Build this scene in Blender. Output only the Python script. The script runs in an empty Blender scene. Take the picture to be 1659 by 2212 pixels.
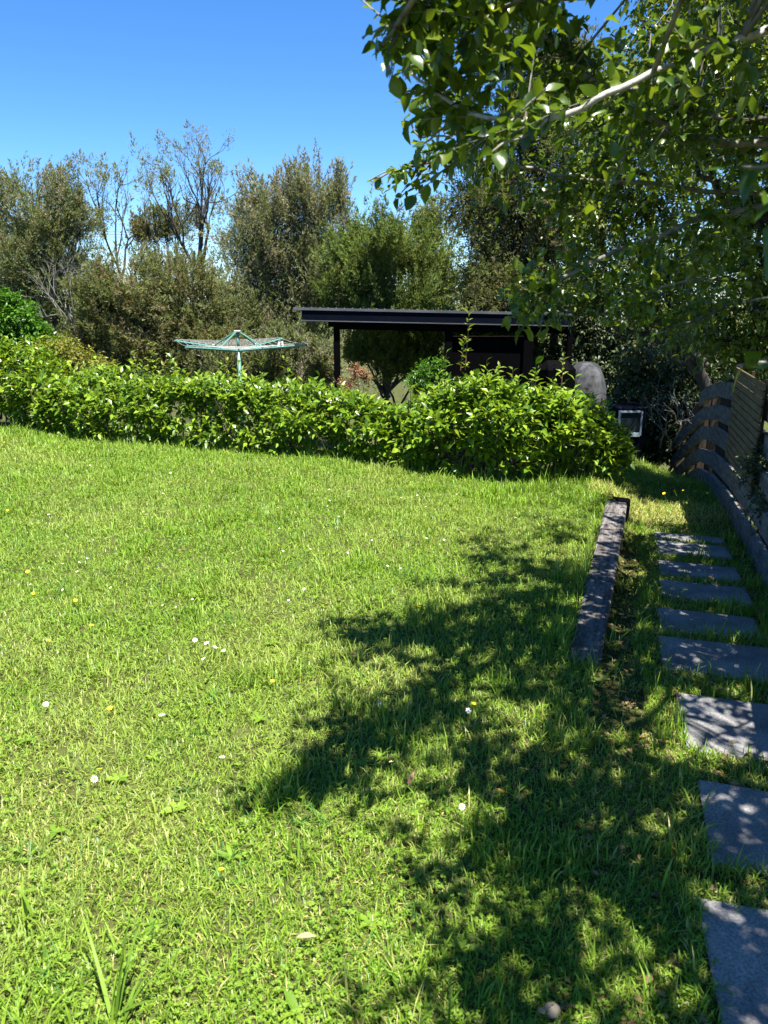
import bpy, math, random
import numpy as np

# ------------------------------------------------------------------ camera, sky, sun, exposure
SC = bpy.context.scene
COL = SC.collection
PITCH = math.radians(15.7)
CAM = np.array([0.0, 0.0, 1.6])
cam_d = bpy.data.cameras.new('camera')
cam_o = bpy.data.objects.new('camera', cam_d)
COL.objects.link(cam_o)
cam_o.location = CAM
cam_o.rotation_euler = (math.pi / 2 - PITCH, 0, 0)
cam_d.sensor_fit = 'VERTICAL'
cam_d.sensor_height = 36.0
cam_d.lens = 27.03
cam_d.clip_start = 0.05
cam_d.clip_end = 6000
cam_d.dof.use_dof = True
cam_d.dof.focus_distance = 6.0
cam_d.dof.aperture_fstop = 8.0
SC.camera = cam_o

SUN_EL = math.radians(71)
SUN_H = np.array([0.50, -0.866])                     # horizontal direction towards the sun
world = bpy.data.worlds.new('World')
SC.world = world
world.use_nodes = True
wn = world.node_tree
bg = wn.nodes['Background']
sky = wn.nodes.new('ShaderNodeTexSky')
sky.sky_type = 'NISHITA'
sky.sun_disc = False
sky.sun_elevation = SUN_EL
sky.sun_rotation = math.atan2(SUN_H[0], SUN_H[1])
sky.altitude = 1200
sky.air_density = 0.9
sky.dust_density = 0.0
sky.ozone_density = 3.6
hs = wn.nodes.new('ShaderNodeHueSaturation')
hs.inputs['Saturation'].default_value = 1.22
wn.links.new(sky.outputs['Color'], hs.inputs['Color'])
tint = wn.nodes.new('ShaderNodeMixRGB')
tint.blend_type = 'MULTIPLY'
tint.inputs[0].default_value = 1.0
tint.inputs[2].default_value = (0.82, 0.95, 1.08, 1)
wn.links.new(hs.outputs['Color'], tint.inputs[1])
wn.links.new(tint.outputs[0], bg.inputs['Color'])
bg.inputs['Strength'].default_value = 0.07

sun_d = bpy.data.lights.new('sun', 'SUN')
sun_d.energy = 5.0
sun_d.angle = math.radians(0.53)
sun_d.color = (1.0, 0.955, 0.88)
sun_o = bpy.data.objects.new('sun', sun_d)
COL.objects.link(sun_o)
sun_o.rotation_euler = (math.pi / 2 - SUN_EL, 0, math.atan2(SUN_H[0], -SUN_H[1]))
sun_o.location = (12, -9, 30)

SC.view_settings.view_transform = 'Standard'
SC.view_settings.look = 'None'
SC.view_settings.gamma = 1.0
SC.view_settings.use_curve_mapping = False
SC.view_settings.exposure = 1.7
SC.cycles.max_bounces = 6
SC.cycles.diffuse_bounces = 3
SC.cycles.glossy_bounces = 2
SC.cycles.transmission_bounces = 4
SC.cycles.transparent_max_bounces = 4
SC.cycles.use_denoising = True
SC.cycles.sample_clamp_indirect = 6.0

# ------------------------------------------------------------------ helpers
R = np.random.default_rng(11)
random.seed(5)
FPX = 1661.0
CS, SN = math.cos(PITCH), math.sin(PITCH)

def ray(px, py):
    dx, dy = (px - 829.5) / FPX, -(py - 1106) / FPX
    return np.array([dx, CS + dy * SN, -SN + dy * CS])

def at(px, py, Y):
    d = ray(px, py)
    return CAM + d * (Y / d[1])

def gnd(px, py, z=0.0):
    d = ray(px, py)
    return CAM + d * ((z - CAM[2]) / d[2])

def proj(P):
    Q = np.atleast_2d(P) - CAM
    dep = Q[:, 1] * CS - Q[:, 2] * SN
    up = Q[:, 1] * SN + Q[:, 2] * CS
    s = np.where(dep > 0.05, dep, 0.05)
    return 829.5 + FPX * Q[:, 0] / s, 1106 - FPX * up / s, dep

def nrm(v):
    v = np.asarray(v, float)
    return v / np.maximum(np.linalg.norm(v, axis=-1, keepdims=True), 1e-9)

_lat = R.random((256, 256))
def vnoise(x, y, s):
    x = np.asarray(x, float) / s + 1000; y = np.asarray(y, float) / s + 1000
    i = np.floor(x).astype(int); j = np.floor(y).astype(int)
    fx = x - i; fy = y - j
    fx = fx * fx * (3 - 2 * fx); fy = fy * fy * (3 - 2 * fy)
    g = lambda a, b: _lat[a & 255, b & 255]
    return (g(i, j) * (1 - fx) + g(i + 1, j) * fx) * (1 - fy) + (g(i, j + 1) * (1 - fx) + g(i + 1, j + 1) * fx) * fy

def sstep(a, b, x):
    t = np.clip((np.asarray(x, float) - a) / (b - a), 0, 1)
    return t * t * (3 - 2 * t)

def tag(o, label=None, cat=None, group=None, kind=None):
    if label: o['label'] = label
    if cat: o['category'] = cat
    if group: o['group'] = group
    if kind: o['kind'] = kind
    return o

def thing(name, label, cat, loc=(0, 0, 0), group=None, rotz=0.0):
    o = bpy.data.objects.new(name, None)
    o.empty_display_size = 0.1
    COL.objects.link(o)
    o.location = loc
    o.rotation_euler = (0, 0, rotz)
    return tag(o, label, cat, group)

def raw_mesh(name, V, F, mat, smooth=False, attrs=None):
    V = np.ascontiguousarray(V, dtype=np.float32); F = np.ascontiguousarray(F, dtype=np.int32)
    k = F.shape[1]
    me = bpy.data.meshes.new(name)
    me.vertices.add(len(V)); me.vertices.foreach_set('co', V.ravel())
    me.loops.add(F.size); me.loops.foreach_set('vertex_index', F.ravel())
    me.polygons.add(len(F)); me.polygons.foreach_set('loop_start', np.arange(0, F.size, k, dtype=np.int32))
    me.polygons.foreach_set('use_smooth', np.full(len(F), bool(smooth)))
    for an, av in (attrs or {}).items():
        a = me.attributes.new(an, 'FLOAT', 'POINT')
        a.data.foreach_set('value', np.ascontiguousarray(av, dtype=np.float32))
    if mat: me.materials.append(mat)
    me.update(calc_edges=True)
    return me

def put(name, V, F, mat, parent=None, smooth=False, attrs=None):
    """One mesh object; V in world space when the parent is an unrotated Empty."""
    V = np.asarray(V, float)
    if parent is not None and parent.type == 'EMPTY':
        V = V - np.array(parent.location)
    o = bpy.data.objects.new(name, raw_mesh(name, V, F, mat, smooth, attrs))
    COL.objects.link(o)
    o.parent = parent
    return o

class MB:
    """Collects quads in local space and links them as one mesh object."""
    def __init__(self): self.v = []; self.f = []
    def add(self, V, F):
        n = len(self.v)
        self.v += [tuple(p) for p in V]; self.f += [tuple(i + n for i in q) for q in F]
        return self
    def box(self, c, s, rz=0.0, bev=0.0, rx=0.0, jit=0.0):
        c = np.array(c, float); h = np.array(s, float) / 2
        b = min(bev, *(h * 0.8)) if bev else 0
        pts = []; idx = {}
        if not b:
            for z in (-1, 1):
                for x, y in ((-1, -1), (1, -1), (1, 1), (-1, 1)): pts.append((x * h[0], y * h[1], z * h[2]))
            fs = [(3, 2, 1, 0), (4, 5, 6, 7), (0, 1, 5, 4), (1, 2, 6, 5), (2, 3, 7, 6), (3, 0, 4, 7)]
        else:
            for sx in (-1, 1):
                for sy in (-1, 1):
                    for sz in (-1, 1):
                        for ax in range(3):
                            p = [sx * (h[0] - b), sy * (h[1] - b), sz * (h[2] - b)]
                            p[ax] = (sx, sy, sz)[ax] * h[ax]
                            idx[sx, sy, sz, ax] = len(pts); pts.append(tuple(p))
            fs = []
            for ax in range(3):
                u, w = [(1, 2), (2, 0), (0, 1)][ax]
                for s in (-1, 1):
                    q = []
                    for a_, b_ in ((-1, -1), (1, -1), (1, 1), (-1, 1)):
                        k = [0, 0, 0]; k[ax] = s; k[u] = a_; k[w] = b_
                        q.append(idx[k[0], k[1], k[2], ax])
                    fs.append(tuple(q) if s > 0 else tuple(q[::-1]))
                for a_ in (-1, 1):
                    for b_ in (-1, 1):
                        q = []
                        for s, axx in ((-1, u), (1, u), (1, w), (-1, w)):
                            k = [0, 0, 0]; k[ax] = s; k[u] = a_; k[w] = b_
                            q.append(idx[k[0], k[1], k[2], axx])
                        fs.append(tuple(q) if a_ * b_ > 0 else tuple(q[::-1]))
            for sx in (-1, 1):
                for sy in (-1, 1):
                    for sz in (-1, 1):
                        q = [idx[sx, sy, sz, a] for a in range(3)]
                        fs.append(tuple(q) if sx * sy * sz > 0 else tuple(q[::-1]))
        P = np.array(pts)
        if jit: P = P + np.random.default_rng(int(abs(c[0] * 977 + c[1] * 331 + c[2] * 71)) + 3).normal(0, jit, P.shape)
        if rx:
            cx, sx_ = math.cos(rx), math.sin(rx)
            P = np.stack([P[:, 0], P[:, 1] * cx - P[:, 2] * sx_, P[:, 1] * sx_ + P[:, 2] * cx], 1)
        if rz:
            cz, sz_ = math.cos(rz), math.sin(rz)
            P = np.stack([P[:, 0] * cz - P[:, 1] * sz_, P[:, 0] * sz_ + P[:, 1] * cz, P[:, 2]], 1)
        return self.add(P + c, fs)
    def tube(self, pts, rad, n=8, caps=True):
        V, F = tube(np.asarray(pts, float), rad, n)
        k = len(V) // n
        F = [tuple(q) for q in F]
        if caps: F += [tuple(range(n))[::-1], tuple(range((k - 1) * n, k * n))]
        return self.add(V, F)
    def build(self, name, mat, parent=None, smooth=False):
        me = bpy.data.meshes.new(name)
        V = np.array(self.v, float)
        if parent is not None and parent.type == 'EMPTY' and not any(parent.rotation_euler):
            V = V - np.array(parent.location)
        me.from_pydata([tuple(p) for p in V], [], self.f)
        me.materials.append(mat)
        if smooth: me.polygons.foreach_set('use_smooth', [len(q) == 4 for q in self.f])
        me.update()
        o = bpy.data.objects.new(name, me)
        COL.objects.link(o)
        o.parent = parent
        return o

def tube(P, rad, n=6):
    """Quads of a tapering tube along the polyline P."""
    P = np.asarray(P, float); k = len(P)
    rad = np.broadcast_to(np.asarray(rad, float), (k,))
    T = nrm(np.gradient(P, axis=0))
    ref = np.where(np.abs(T[:, 2:3]) > 0.9, np.array([[1.0, 0, 0]]), np.array([[0, 0, 1.0]]))
    A = nrm(np.cross(T, ref)); B = np.cross(T, A)
    a = np.arange(n) * 2 * math.pi / n
    V = P[:, None] + rad[:, None, None] * (A[:, None] * np.cos(a)[None, :, None] + B[:, None] * np.sin(a)[None, :, None])
    i = np.arange(k - 1)[:, None] * n; j = np.arange(n)[None]; j2 = (j + 1) % n
    F = np.stack([i + j, i + j2, i + n + j2, i + n + j], -1).reshape(-1, 4)
    return V.reshape(-1, 3), F

class Wood:
    """Many tapering tubes gathered into one mesh."""
    def __init__(self): self.V = []; self.F = []; self.n = 0
    def add(self, P, rad, n=5):
        V, F = tube(P, rad, n)
        self.V.append(V); self.F.append(F + self.n); self.n += len(V)
    def raw(self, V, F):
        self.V.append(V); self.F.append(F + self.n); self.n += len(V)
    def build(self, name, mat, parent=None):
        return put(name, np.concatenate(self.V), np.concatenate(self.F), mat, parent, smooth=True)

def bend(a, b, sag=0.0, n=5, wob=0.04, up=0.0):
    a = np.asarray(a, float); b = np.asarray(b, float)
    t = np.linspace(0, 1, n)[:, None]
    L = np.linalg.norm(b - a)
    P = a + (b - a) * t
    P[:, 2:3] += (up - sag) * L * 4 * t * (1 - t)
    P[1:-1] += R.normal(0, wob * L, (n - 2, 3))
    return P

# leaf templates: x across (-.5 .. .5), y along (0 .. 1), z off the plane (in lengths)
LEAF8 = (np.array([[0, 0, 0], [-.36, .24, .05], [0, .26, .0], [.36, .24, .05], [-.44, .58, .03], [0, .6, -.05],
                   [.44, .58, .03], [0, 1, -.2]]),
         np.array([[0, 2, 1], [0, 3, 2], [1, 2, 5], [1, 5, 4], [2, 3, 6], [2, 6, 5], [4, 5, 7], [5, 6, 7]]))
LEAF4 = (np.array([[0, 0, 0], [-.5, .45, .06], [0, .5, -.02], [.5, .45, .06], [0, 1, -.16]]),
         np.array([[0, 2, 1], [0, 3, 2], [1, 2, 4], [2, 3, 4]]))
def _ovate():
    st = [(.10, .20), (.30, .43), (.55, .47), (.80, .28)]
    v = [(0, 0, 0)]; f = []
    for y, w in st: v += [(-w, y, 0), (0, y, 0), (w, y, 0)]
    v.append((0, 1.04, 0))
    f += [(0, 2, 1), (0, 3, 2)]
    for k in range(3):
        a = 1 + 3 * k
        f += [(a, a + 1, a + 4), (a, a + 4, a + 3), (a + 1, a + 2, a + 5), (a + 1, a + 5, a + 4)]
    f += [(10, 11, 13), (11, 12, 13)]
    return np.array(v, float), np.array(f)
OVATE = _ovate()
def _warp(fold, curl, twist):
    T = OVATE[0].copy()
    T[:, 2] = np.abs(T[:, 0]) * fold - curl * T[:, 1] ** 2
    a = twist * T[:, 1]
    T[:, 0], T[:, 2] = T[:, 0] * np.cos(a), T[:, 2] + T[:, 0] * np.sin(a)
    T[:, 0] += .10 * twist * T[:, 1] ** 2
    return (T, OVATE[1])
LEAFV = [_warp(.12, .16, .25), _warp(.42, .34, -.5), _warp(.25, -.05, .7)]
NEEDLE = (np.array([[-.5, 0, 0], [.5, 0, 0], [0, 1, -.08]]), np.array([[0, 1, 2]]))
LEAF2 = (np.array([[0, 0, 0], [-.5, .48, .05], [.5, .48, .05], [0, 1, -.12]]), np.array([[0, 2, 1], [1, 2, 3]]))
ROUND = (np.array([[0, 0, 0], [-.34, .3, .05], [-.5, .68, .08], [0, 1, .02], [.5, .68, .08], [.34, .3, .05]]),
         np.array([[0, 3, 2], [0, 2, 1], [0, 4, 3], [0, 5, 4]]))

def frame(D, N):
    D = nrm(D); N = N - D * np.sum(N * D, 1, keepdims=True); N = nrm(N)
    return D, N, np.cross(D, N)

def place(tp, P, D, N, L, W):
    D, N, S = frame(D, N)
    T, TF = tp
    L = np.broadcast_to(L, (len(P),))[:, None, None]; W = np.broadcast_to(W, (len(P),))[:, None, None]
    V = P[:, None] + D[:, None] * L * T[None, :, 1:2] + S[:, None] * W * T[None, :, 0:1] + N[:, None] * L * T[None, :, 2:3]
    F = TF[None] + (np.arange(len(P)) * len(T))[:, None, None]
    return V.reshape(-1, 3), F.reshape(-1, 3)

def sprays(S, D, Ln, nl, leaf_l, ratio, droop=0.25, spread=0.9, hang=0.3, rg=R, twf=1.0):
    """Leafy twigs: start S, direction D, length Ln, nl leaves each. Returns twig mesh arrays and leaf arrays."""
    M = len(S)
    D = nrm(D)
    Ln = np.broadcast_to(Ln, (M,))
    t = (np.arange(nl) + 0.6) / nl
    t = np.clip(t[None] + rg.normal(0, 0.04, (M, nl)), 0.08, 1.0)
    down = np.array([0, 0, -1.0])
    pos = S[:, None] + D[:, None] * (Ln[:, None] * t)[..., None] + down * (droop * Ln[:, None] * t ** 2)[..., None]
    tang = nrm(D[:, None] + down * (2 * droop * t)[..., None])
    ref = nrm(rg.normal(0, 1, (M, 1, 3)))
    side = nrm(np.cross(tang, ref))
    oth = np.cross(tang, side)
    ang = (np.arange(nl) * 2.4)[None] + rg.normal(0, 0.5, (M, nl))
    radial = side * np.cos(ang)[..., None] + oth * np.sin(ang)[..., None]
    ld = nrm(tang * (0.55 + 0.6 * t[..., None]) + radial * spread + down * hang)
    n = nrm(np.array([0, 0, 1.0]) + rg.normal(0, 0.45, (M, nl, 3)) + 0.3 * tang)
    LL = leaf_l * rg.uniform(0.65, 1.15, (M, nl))
    # twigs: 3-sided, 4 rings
    tt = np.array([0, .5, 1.0])
    kp = np.arange(M) if twf >= 1 else np.sort(rg.choice(M, max(1, int(M * twf)), replace=False))
    m_ = len(kp); S_, D_, L_ = S[kp], D[kp], Ln[kp]
    TP = S_[:, None] + D_[:, None] * (L_[:, None] * tt)[..., None] + down * (droop * L_[:, None] * tt ** 2)[..., None]
    a = np.arange(3) * 2 * math.pi / 3
    A = nrm(np.cross(D_, nrm(rg.normal(0, 1, (m_, 3))))); B = np.cross(D_, A)
    rr = np.clip(L_[:, None] * 0.011 * (1 - 0.75 * tt), 0.0009, 0.005)
    TV = TP[:, :, None] + rr[:, :, None, None] * (A[:, None, None] * np.cos(a)[None, None, :, None] + B[:, None, None] * np.sin(a)[None, None, :, None])
    base = (np.arange(m_) * 9)[:, None, None]
    i = (np.arange(2) * 3)[None, :, None]; j = np.arange(3)[None, None]; j2 = (j + 1) % 3
    TF = np.stack([base + i + j, base + i + j2, base + i + 3 + j2, base + i + 3 + j], -1).reshape(-1, 4)
    return (TV.reshape(-1, 3), TF), (pos.reshape(-1, 3), ld.reshape(-1, 3), n.reshape(-1, 3), LL.ravel(), LL.ravel() * ratio)

def plumes(S, D, Ln, n, leaf_l, leaf_w, fan=0.35, tone=None, rg=R):
    """Feathery sprigs of fine foliage; returns leaf arrays and a tone per leaf."""
    M = len(S); D = nrm(D); Ln = np.broadcast_to(Ln, (M,))
    t = rg.random((M, n)) ** 0.8
    rad = nrm(np.cross(D[:, None], rg.normal(0, 1, (M, n, 3))))
    wid = (fan * Ln[:, None] * (1.02 - t) * rg.random((M, n)))[..., None]
    pos = S[:, None] + D[:, None] * (Ln[:, None] * t)[..., None] + rad * wid
    ld = nrm(D[:, None] * 0.9 + rad * 0.65 + rg.normal(0, 0.25, (M, n, 3)))
    nn = nrm(rg.normal(0, 1, (M, n, 3)) + np.array([0, 0, 0.8]))
    LL = leaf_l * rg.uniform(0.6, 1.3, (M, n))
    tn = np.repeat((tone if tone is not None else rg.random(M))[:, None], n, 1)
    return pos.reshape(-1, 3), ld.reshape(-1, 3), nn.reshape(-1, 3), LL.ravel(), LL.ravel() * leaf_w / leaf_l, tn.ravel()

# ------------------------------------------------------------------ materials
def new_mat(name):
    m = bpy.data.materials.new(name); m.use_nodes = True
    nt = m.node_tree
    return m, nt, nt.nodes['Principled BSDF'], nt.nodes['Material Output']

def ramp(nt, stops):
    r = nt.nodes.new('ShaderNodeValToRGB')
    e = r.color_ramp.elements
    while len(e) < len(stops): e.new(0.5)
    for k, (p, c) in enumerate(stops):
        e[k].position = p; e[k].color = (*c, 1)
    return r

def leaf_mat(name, cols, alt=None, trans=0.35, tcol=1.0, rough=0.42, spec=0.4, patch=None):
    m, nt, b, out = new_mat(name)
    L = nt.links.new
    geo = nt.nodes.new('ShaderNodeNewGeometry'); oi = nt.nodes.new('ShaderNodeObjectInfo')
    ad = nt.nodes.new('ShaderNodeMath'); ad.operation = 'ADD'
    fr = nt.nodes.new('ShaderNodeMath'); fr.operation = 'FRACT'
    L(geo.outputs['Random Per Island'], ad.inputs[0]); L(oi.outputs['Random'], ad.inputs[1]); L(ad.outputs[0], fr.inputs[0])
    n = len(cols)
    rp = ramp(nt, [(i / max(n - 1, 1), c) for i, c in enumerate(cols)])
    L(fr.outputs[0], rp.inputs[0])
    col = rp.outputs[0]
    if alt is not None:
        at_ = nt.nodes.new('ShaderNodeAttribute'); at_.attribute_name = 'tone'
        mx = nt.nodes.new('ShaderNodeMixRGB'); mx.inputs[2].default_value = (*alt, 1)
        L(at_.outputs['Fac'], mx.inputs[0]); L(col, mx.inputs[1]); col = mx.outputs[0]
    L(col, b.inputs['Base Color'])
    b.inputs['Roughness'].default_value = rough
    b.inputs['Specular IOR Level'].default_value = spec
    if trans > 0:
        tr = nt.nodes.new('ShaderNodeBsdfTranslucent')
        mu = nt.nodes.new('ShaderNodeMixRGB'); mu.blend_type = 'MULTIPLY'; mu.inputs[0].default_value = 1
        mu.inputs[2].default_value = (1.25 * tcol, 1.15 * tcol, 0.55 * tcol, 1)
        L(col, mu.inputs[1]); L(mu.outputs[0], tr.inputs['Color'])
        ms = nt.nodes.new('ShaderNodeMixShader'); ms.inputs[0].default_value = trans
        L(b.outputs[0], ms.inputs[1]); L(tr.outputs[0], ms.inputs[2]); L(ms.outputs[0], out.inputs['Surface'])
    return m

def solid_mat(name, c1, c2, scale=8.0, rough=0.7, spec=0.3, bump=0.0, stretch=(1, 1, 1), detail=6, metal=0.0, fine=None, p=(0.35, 0.65)):
    m, nt, b, out = new_mat(name)
    L = nt.links.new
    tc = nt.nodes.new('ShaderNodeTexCoord'); mp = nt.nodes.new('ShaderNodeMapping'); mp.inputs['Scale'].default_value = stretch
    L(tc.outputs['Object'], mp.inputs['Vector'])
    nz = nt.nodes.new('ShaderNodeTexNoise'); nz.inputs['Scale'].default_value = scale; nz.inputs['Detail'].default_value = detail
    nz.inputs['Roughness'].default_value = 0.62
    L(mp.outputs[0], nz.inputs['Vector'])
    rp = ramp(nt, [(p[0], c1), (p[1], c2)])
    L(nz.outputs['Fac'], rp.inputs[0])
    col = rp.outputs[0]
    if fine:
        n2 = nt.nodes.new('ShaderNodeTexNoise'); n2.inputs['Scale'].default_value = fine; n2.inputs['Detail'].default_value = 3
        L(tc.outputs['Object'], n2.inputs['Vector'])
        r2 = ramp(nt, [(0.3, (0.55,) * 3), (0.7, (1.25,) * 3)])
        L(n2.outputs['Fac'], r2.inputs[0])
        mu = nt.nodes.new('ShaderNodeMixRGB'); mu.blend_type = 'MULTIPLY'; mu.inputs[0].default_value = 1
        L(col, mu.inputs[1]); L(r2.outputs[0], mu.inputs[2]); col = mu.outputs[0]
    L(col, b.inputs['Base Color'])
    b.inputs['Roughness'].default_value = rough
    b.inputs['Specular IOR Level'].default_value = spec
    b.inputs['Metallic'].default_value = metal
    if bump:
        bp = nt.nodes.new('ShaderNodeBump'); bp.inputs['Strength'].default_value = bump; bp.inputs['Distance'].default_value = 0.01
        L(nz.outputs['Fac'], bp.inputs['Height']); L(bp.outputs[0], b.inputs['Normal'])
    return m

M = {}
M['soil'] = solid_mat('soil', (0.045, 0.042, 0.016), (0.075, 0.09, 0.026), 3.0, 0.95, 0.05, 0.4)
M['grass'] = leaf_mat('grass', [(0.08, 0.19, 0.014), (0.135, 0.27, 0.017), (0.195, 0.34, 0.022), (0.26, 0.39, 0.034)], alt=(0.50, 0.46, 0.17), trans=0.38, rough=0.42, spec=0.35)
M['clover'] = leaf_mat('clover', [(0.10, 0.19, 0.018), (0.15, 0.255, 0.02), (0.20, 0.30, 0.03)], trans=0.3, rough=0.55, spec=0.25)
M['hedge'] = leaf_mat('hedge', [(0.06, 0.125, 0.010), (0.105, 0.20, 0.012), (0.165, 0.27, 0.014), (0.25, 0.34, 0.022)], trans=0.33, rough=0.36, spec=0.45)
M['fresh'] = leaf_mat('fresh', [(0.15, 0.22, 0.02), (0.24, 0.29, 0.05)], trans=0.35, rough=0.4)
M['brightbush'] = leaf_mat('brightbush', [(0.035, 0.11, 0.008), (0.07, 0.18, 0.010), (0.10, 0.22, 0.014)], trans=0.35, rough=0.36, spec=0.4)
M['amberbush'] = leaf_mat('amberbush', [(0.12, 0.14, 0.014), (0.19, 0.20, 0.02), (0.25, 0.25, 0.035)], trans=0.35, rough=0.45)
M['pitto'] = leaf_mat('pitto', [(0.035, 0.075, 0.010), (0.065, 0.12, 0.012), (0.11, 0.175, 0.012), (0.15, 0.20, 0.016)], trans=0.44, tcol=1.2, rough=0.27, spec=0.55)
M['pittofar'] = leaf_mat('pittofar', [(0.06, 0.10, 0.010), (0.12, 0.17, 0.014), (0.17, 0.215, 0.02)], trans=0.42, tcol=1.15, rough=0.34, spec=0.5)
M['kanuka'] = leaf_mat('kanuka', [(0.088, 0.115, 0.045), (0.144, 0.181, 0.070), (0.206, 0.250, 0.100)], alt=(0.28, 0.255, 0.195), trans=0.38, rough=0.8, spec=0.06)
M['kanuka_green'] = leaf_mat('kanuka_green', [(0.078, 0.126, 0.036), (0.132, 0.192, 0.048), (0.192, 0.258, 0.066)], alt=(0.19, 0.21, 0.09), trans=0.38, rough=0.8, spec=0.06)
M['kanuka_brown'] = leaf_mat('kanuka_brown', [(0.094, 0.122, 0.045), (0.150, 0.181, 0.065), (0.213, 0.244, 0.094)], alt=(0.19, 0.16, 0.09), trans=0.38, rough=0.8, spec=0.06)
M['cypress'] = leaf_mat('cypress', [(0.061, 0.084, 0.030), (0.115, 0.142, 0.046), (0.182, 0.209, 0.068)], alt=(0.15, 0.12, 0.085), trans=0.38, rough=0.8, spec=0.06)
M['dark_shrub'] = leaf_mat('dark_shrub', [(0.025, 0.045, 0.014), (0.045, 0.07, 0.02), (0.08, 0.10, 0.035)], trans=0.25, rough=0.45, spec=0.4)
M['rust_plant'] = leaf_mat('rust_plant', [(0.16, 0.06, 0.03), (0.26, 0.11, 0.06), (0.2, 0.14, 0.05)], trans=0.3, rough=0.5)
M['dry_leaf'] = leaf_mat('dry_leaf', [(0.06, 0.035, 0.018), (0.15, 0.09, 0.04), (0.28, 0.19, 0.07), (0.09, 0.05, 0.025)], trans=0.1, rough=0.6)
M['bark'] = solid_mat('bark', (0.035, 0.029, 0.022), (0.10, 0.088, 0.072), 14, 0.9, 0.1, 0.5, (1, 1, 0.3))
M['bark_grey'] = solid_mat('bark_grey', (0.09, 0.08, 0.065), (0.27, 0.25, 0.22), 16, 0.85, 0.15, 0.4)
M['bark_dead'] = solid_mat('bark_dead', (0.13, 0.12, 0.10), (0.24, 0.23, 0.20), 10, 0.9, 0.1, 0.3)
M['bark_pale'] = solid_mat('bark_pale', (0.24, 0.225, 0.20), (0.48, 0.46, 0.43), 30, 0.8, 0.2, 0.4)
M['twig'] = solid_mat('twig', (0.06, 0.045, 0.03), (0.12, 0.09, 0.06), 20, 0.8, 0.2)
M['stem_red'] = solid_mat('stem_red', (0.12, 0.05, 0.025), (0.16, 0.10, 0.04), 20, 0.7, 0.2)
M['paver'] = solid_mat('paver', (0.13, 0.13, 0.13), (0.27, 0.265, 0.26), 4.0, 0.85, 0.25, 0.15, fine=140)
M['sleeper'] = solid_mat('sleeper', (0.062, 0.055, 0.05), (0.19, 0.175, 0.165), 7.0, 0.85, 0.25, 0.7, (6, 0.6, 6), fine=60)
M['fence_wood'] = solid_mat('fence_wood', (0.085, 0.082, 0.075), (0.19, 0.18, 0.165), 5.0, 0.9, 0.15, 0.5, (1, 1, 5), fine=30)
M['post_wood'] = solid_mat('post_wood', (0.03, 0.023, 0.016), (0.06, 0.046, 0.033), 6.0, 0.9, 0.15, 0.5, (4, 4, 0.6))
M['slat_wood'] = solid_mat('slat_wood', (0.085, 0.06, 0.032), (0.16, 0.115, 0.065), 6.0, 0.85, 0.2, 0.4, (1, 1, 5))
M['black_paint'] = solid_mat('black_paint', (0.0012, 0.0012, 0.0015), (0.002, 0.002, 0.0025), 6, 0.8, 0.03)
M['navy_paint'] = solid_mat('navy_paint', (0.0018, 0.003, 0.008), (0.003, 0.0045, 0.010), 4, 0.7, 0.04)
M['roof_metal'] = solid_mat('roof_metal', (0.06, 0.063, 0.07), (0.10, 0.103, 0.11), 3, 0.5, 0.3)
M['rust_edge'] = solid_mat('rust_edge', (0.22, 0.08, 0.04), (0.3, 0.14, 0.08), 9, 0.8)
M['treated_pole'] = solid_mat('treated_pole', (0.17, 0.16, 0.09), (0.27, 0.26, 0.16), 5, 0.85, 0.15, 0.3, (3, 3, 0.5))
M['hoist_green'] = solid_mat('hoist_green', (0.075, 0.20, 0.165), (0.11, 0.26, 0.215), 6, 0.4, 0.45)
M['galv'] = solid_mat('galv', (0.35, 0.36, 0.36), (0.48, 0.49, 0.48), 10, 0.4, 0.5, metal=0.4)
M['cord'] = solid_mat('cord', (0.32, 0.32, 0.30), (0.42, 0.42, 0.40), 10, 0.6)
M['white_plastic'] = solid_mat('white_plastic', (0.72, 0.72, 0.70), (0.8, 0.8, 0.78), 10, 0.4)
M['cover'] = solid_mat('cover', (0.012, 0.013, 0.015), (0.085, 0.087, 0.092), 6, 0.75, 0.15, 0.9, (1.4, 1.4, .7))  # strong light-dark mottling in the colour stands in for sun dapples
M['pale_frame'] = solid_mat('pale_frame', (0.17, 0.22, 0.26), (0.23, 0.29, 0.33), 6, 0.5)
M['pane'] = solid_mat('pane', (0.012, 0.02, 0.024), (0.02, 0.03, 0.034), 6, 0.08, 0.6)
M['petal'] = solid_mat('petal', (0.78, 0.78, 0.76), (0.84, 0.82, 0.82), 10, 0.6)
M['pinkpetal'] = solid_mat('pinkpetal', (0.70, 0.62, 0.60), (0.80, 0.76, 0.73), 30, 0.6)
M['yellow'] = solid_mat('yellow', (0.75, 0.45, 0.01), (0.85, 0.60, 0.02), 10, 0.5)
M['yellow_leaf'] = leaf_mat('yellow_leaf', [(0.55, 0.36, 0.02), (0.62, 0.42, 0.05)], trans=0.25, rough=0.4)
M['tan_leaf'] = leaf_mat('tan_leaf', [(0.27, 0.20, 0.11), (0.33, 0.25, 0.14)], trans=0.1, rough=0.6)
M['brown_leaf'] = leaf_mat('brown_leaf', [(0.22, 0.10, 0.06), (0.26, 0.14, 0.08)], trans=0.1, rough=0.6)
M['stone'] = solid_mat('stone', (0.12, 0.10, 0.075), (0.19, 0.165, 0.125), 12, 0.8, 0.2, 0.3)
M['wire'] = solid_mat('wire', (0.16, 0.17, 0.18), (0.2, 0.2, 0.21), 2, 0.5)
M['hill'] = solid_mat('hill', (0.03, 0.045, 0.02), (0.06, 0.075, 0.03), 0.02, 0.9)

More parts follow.
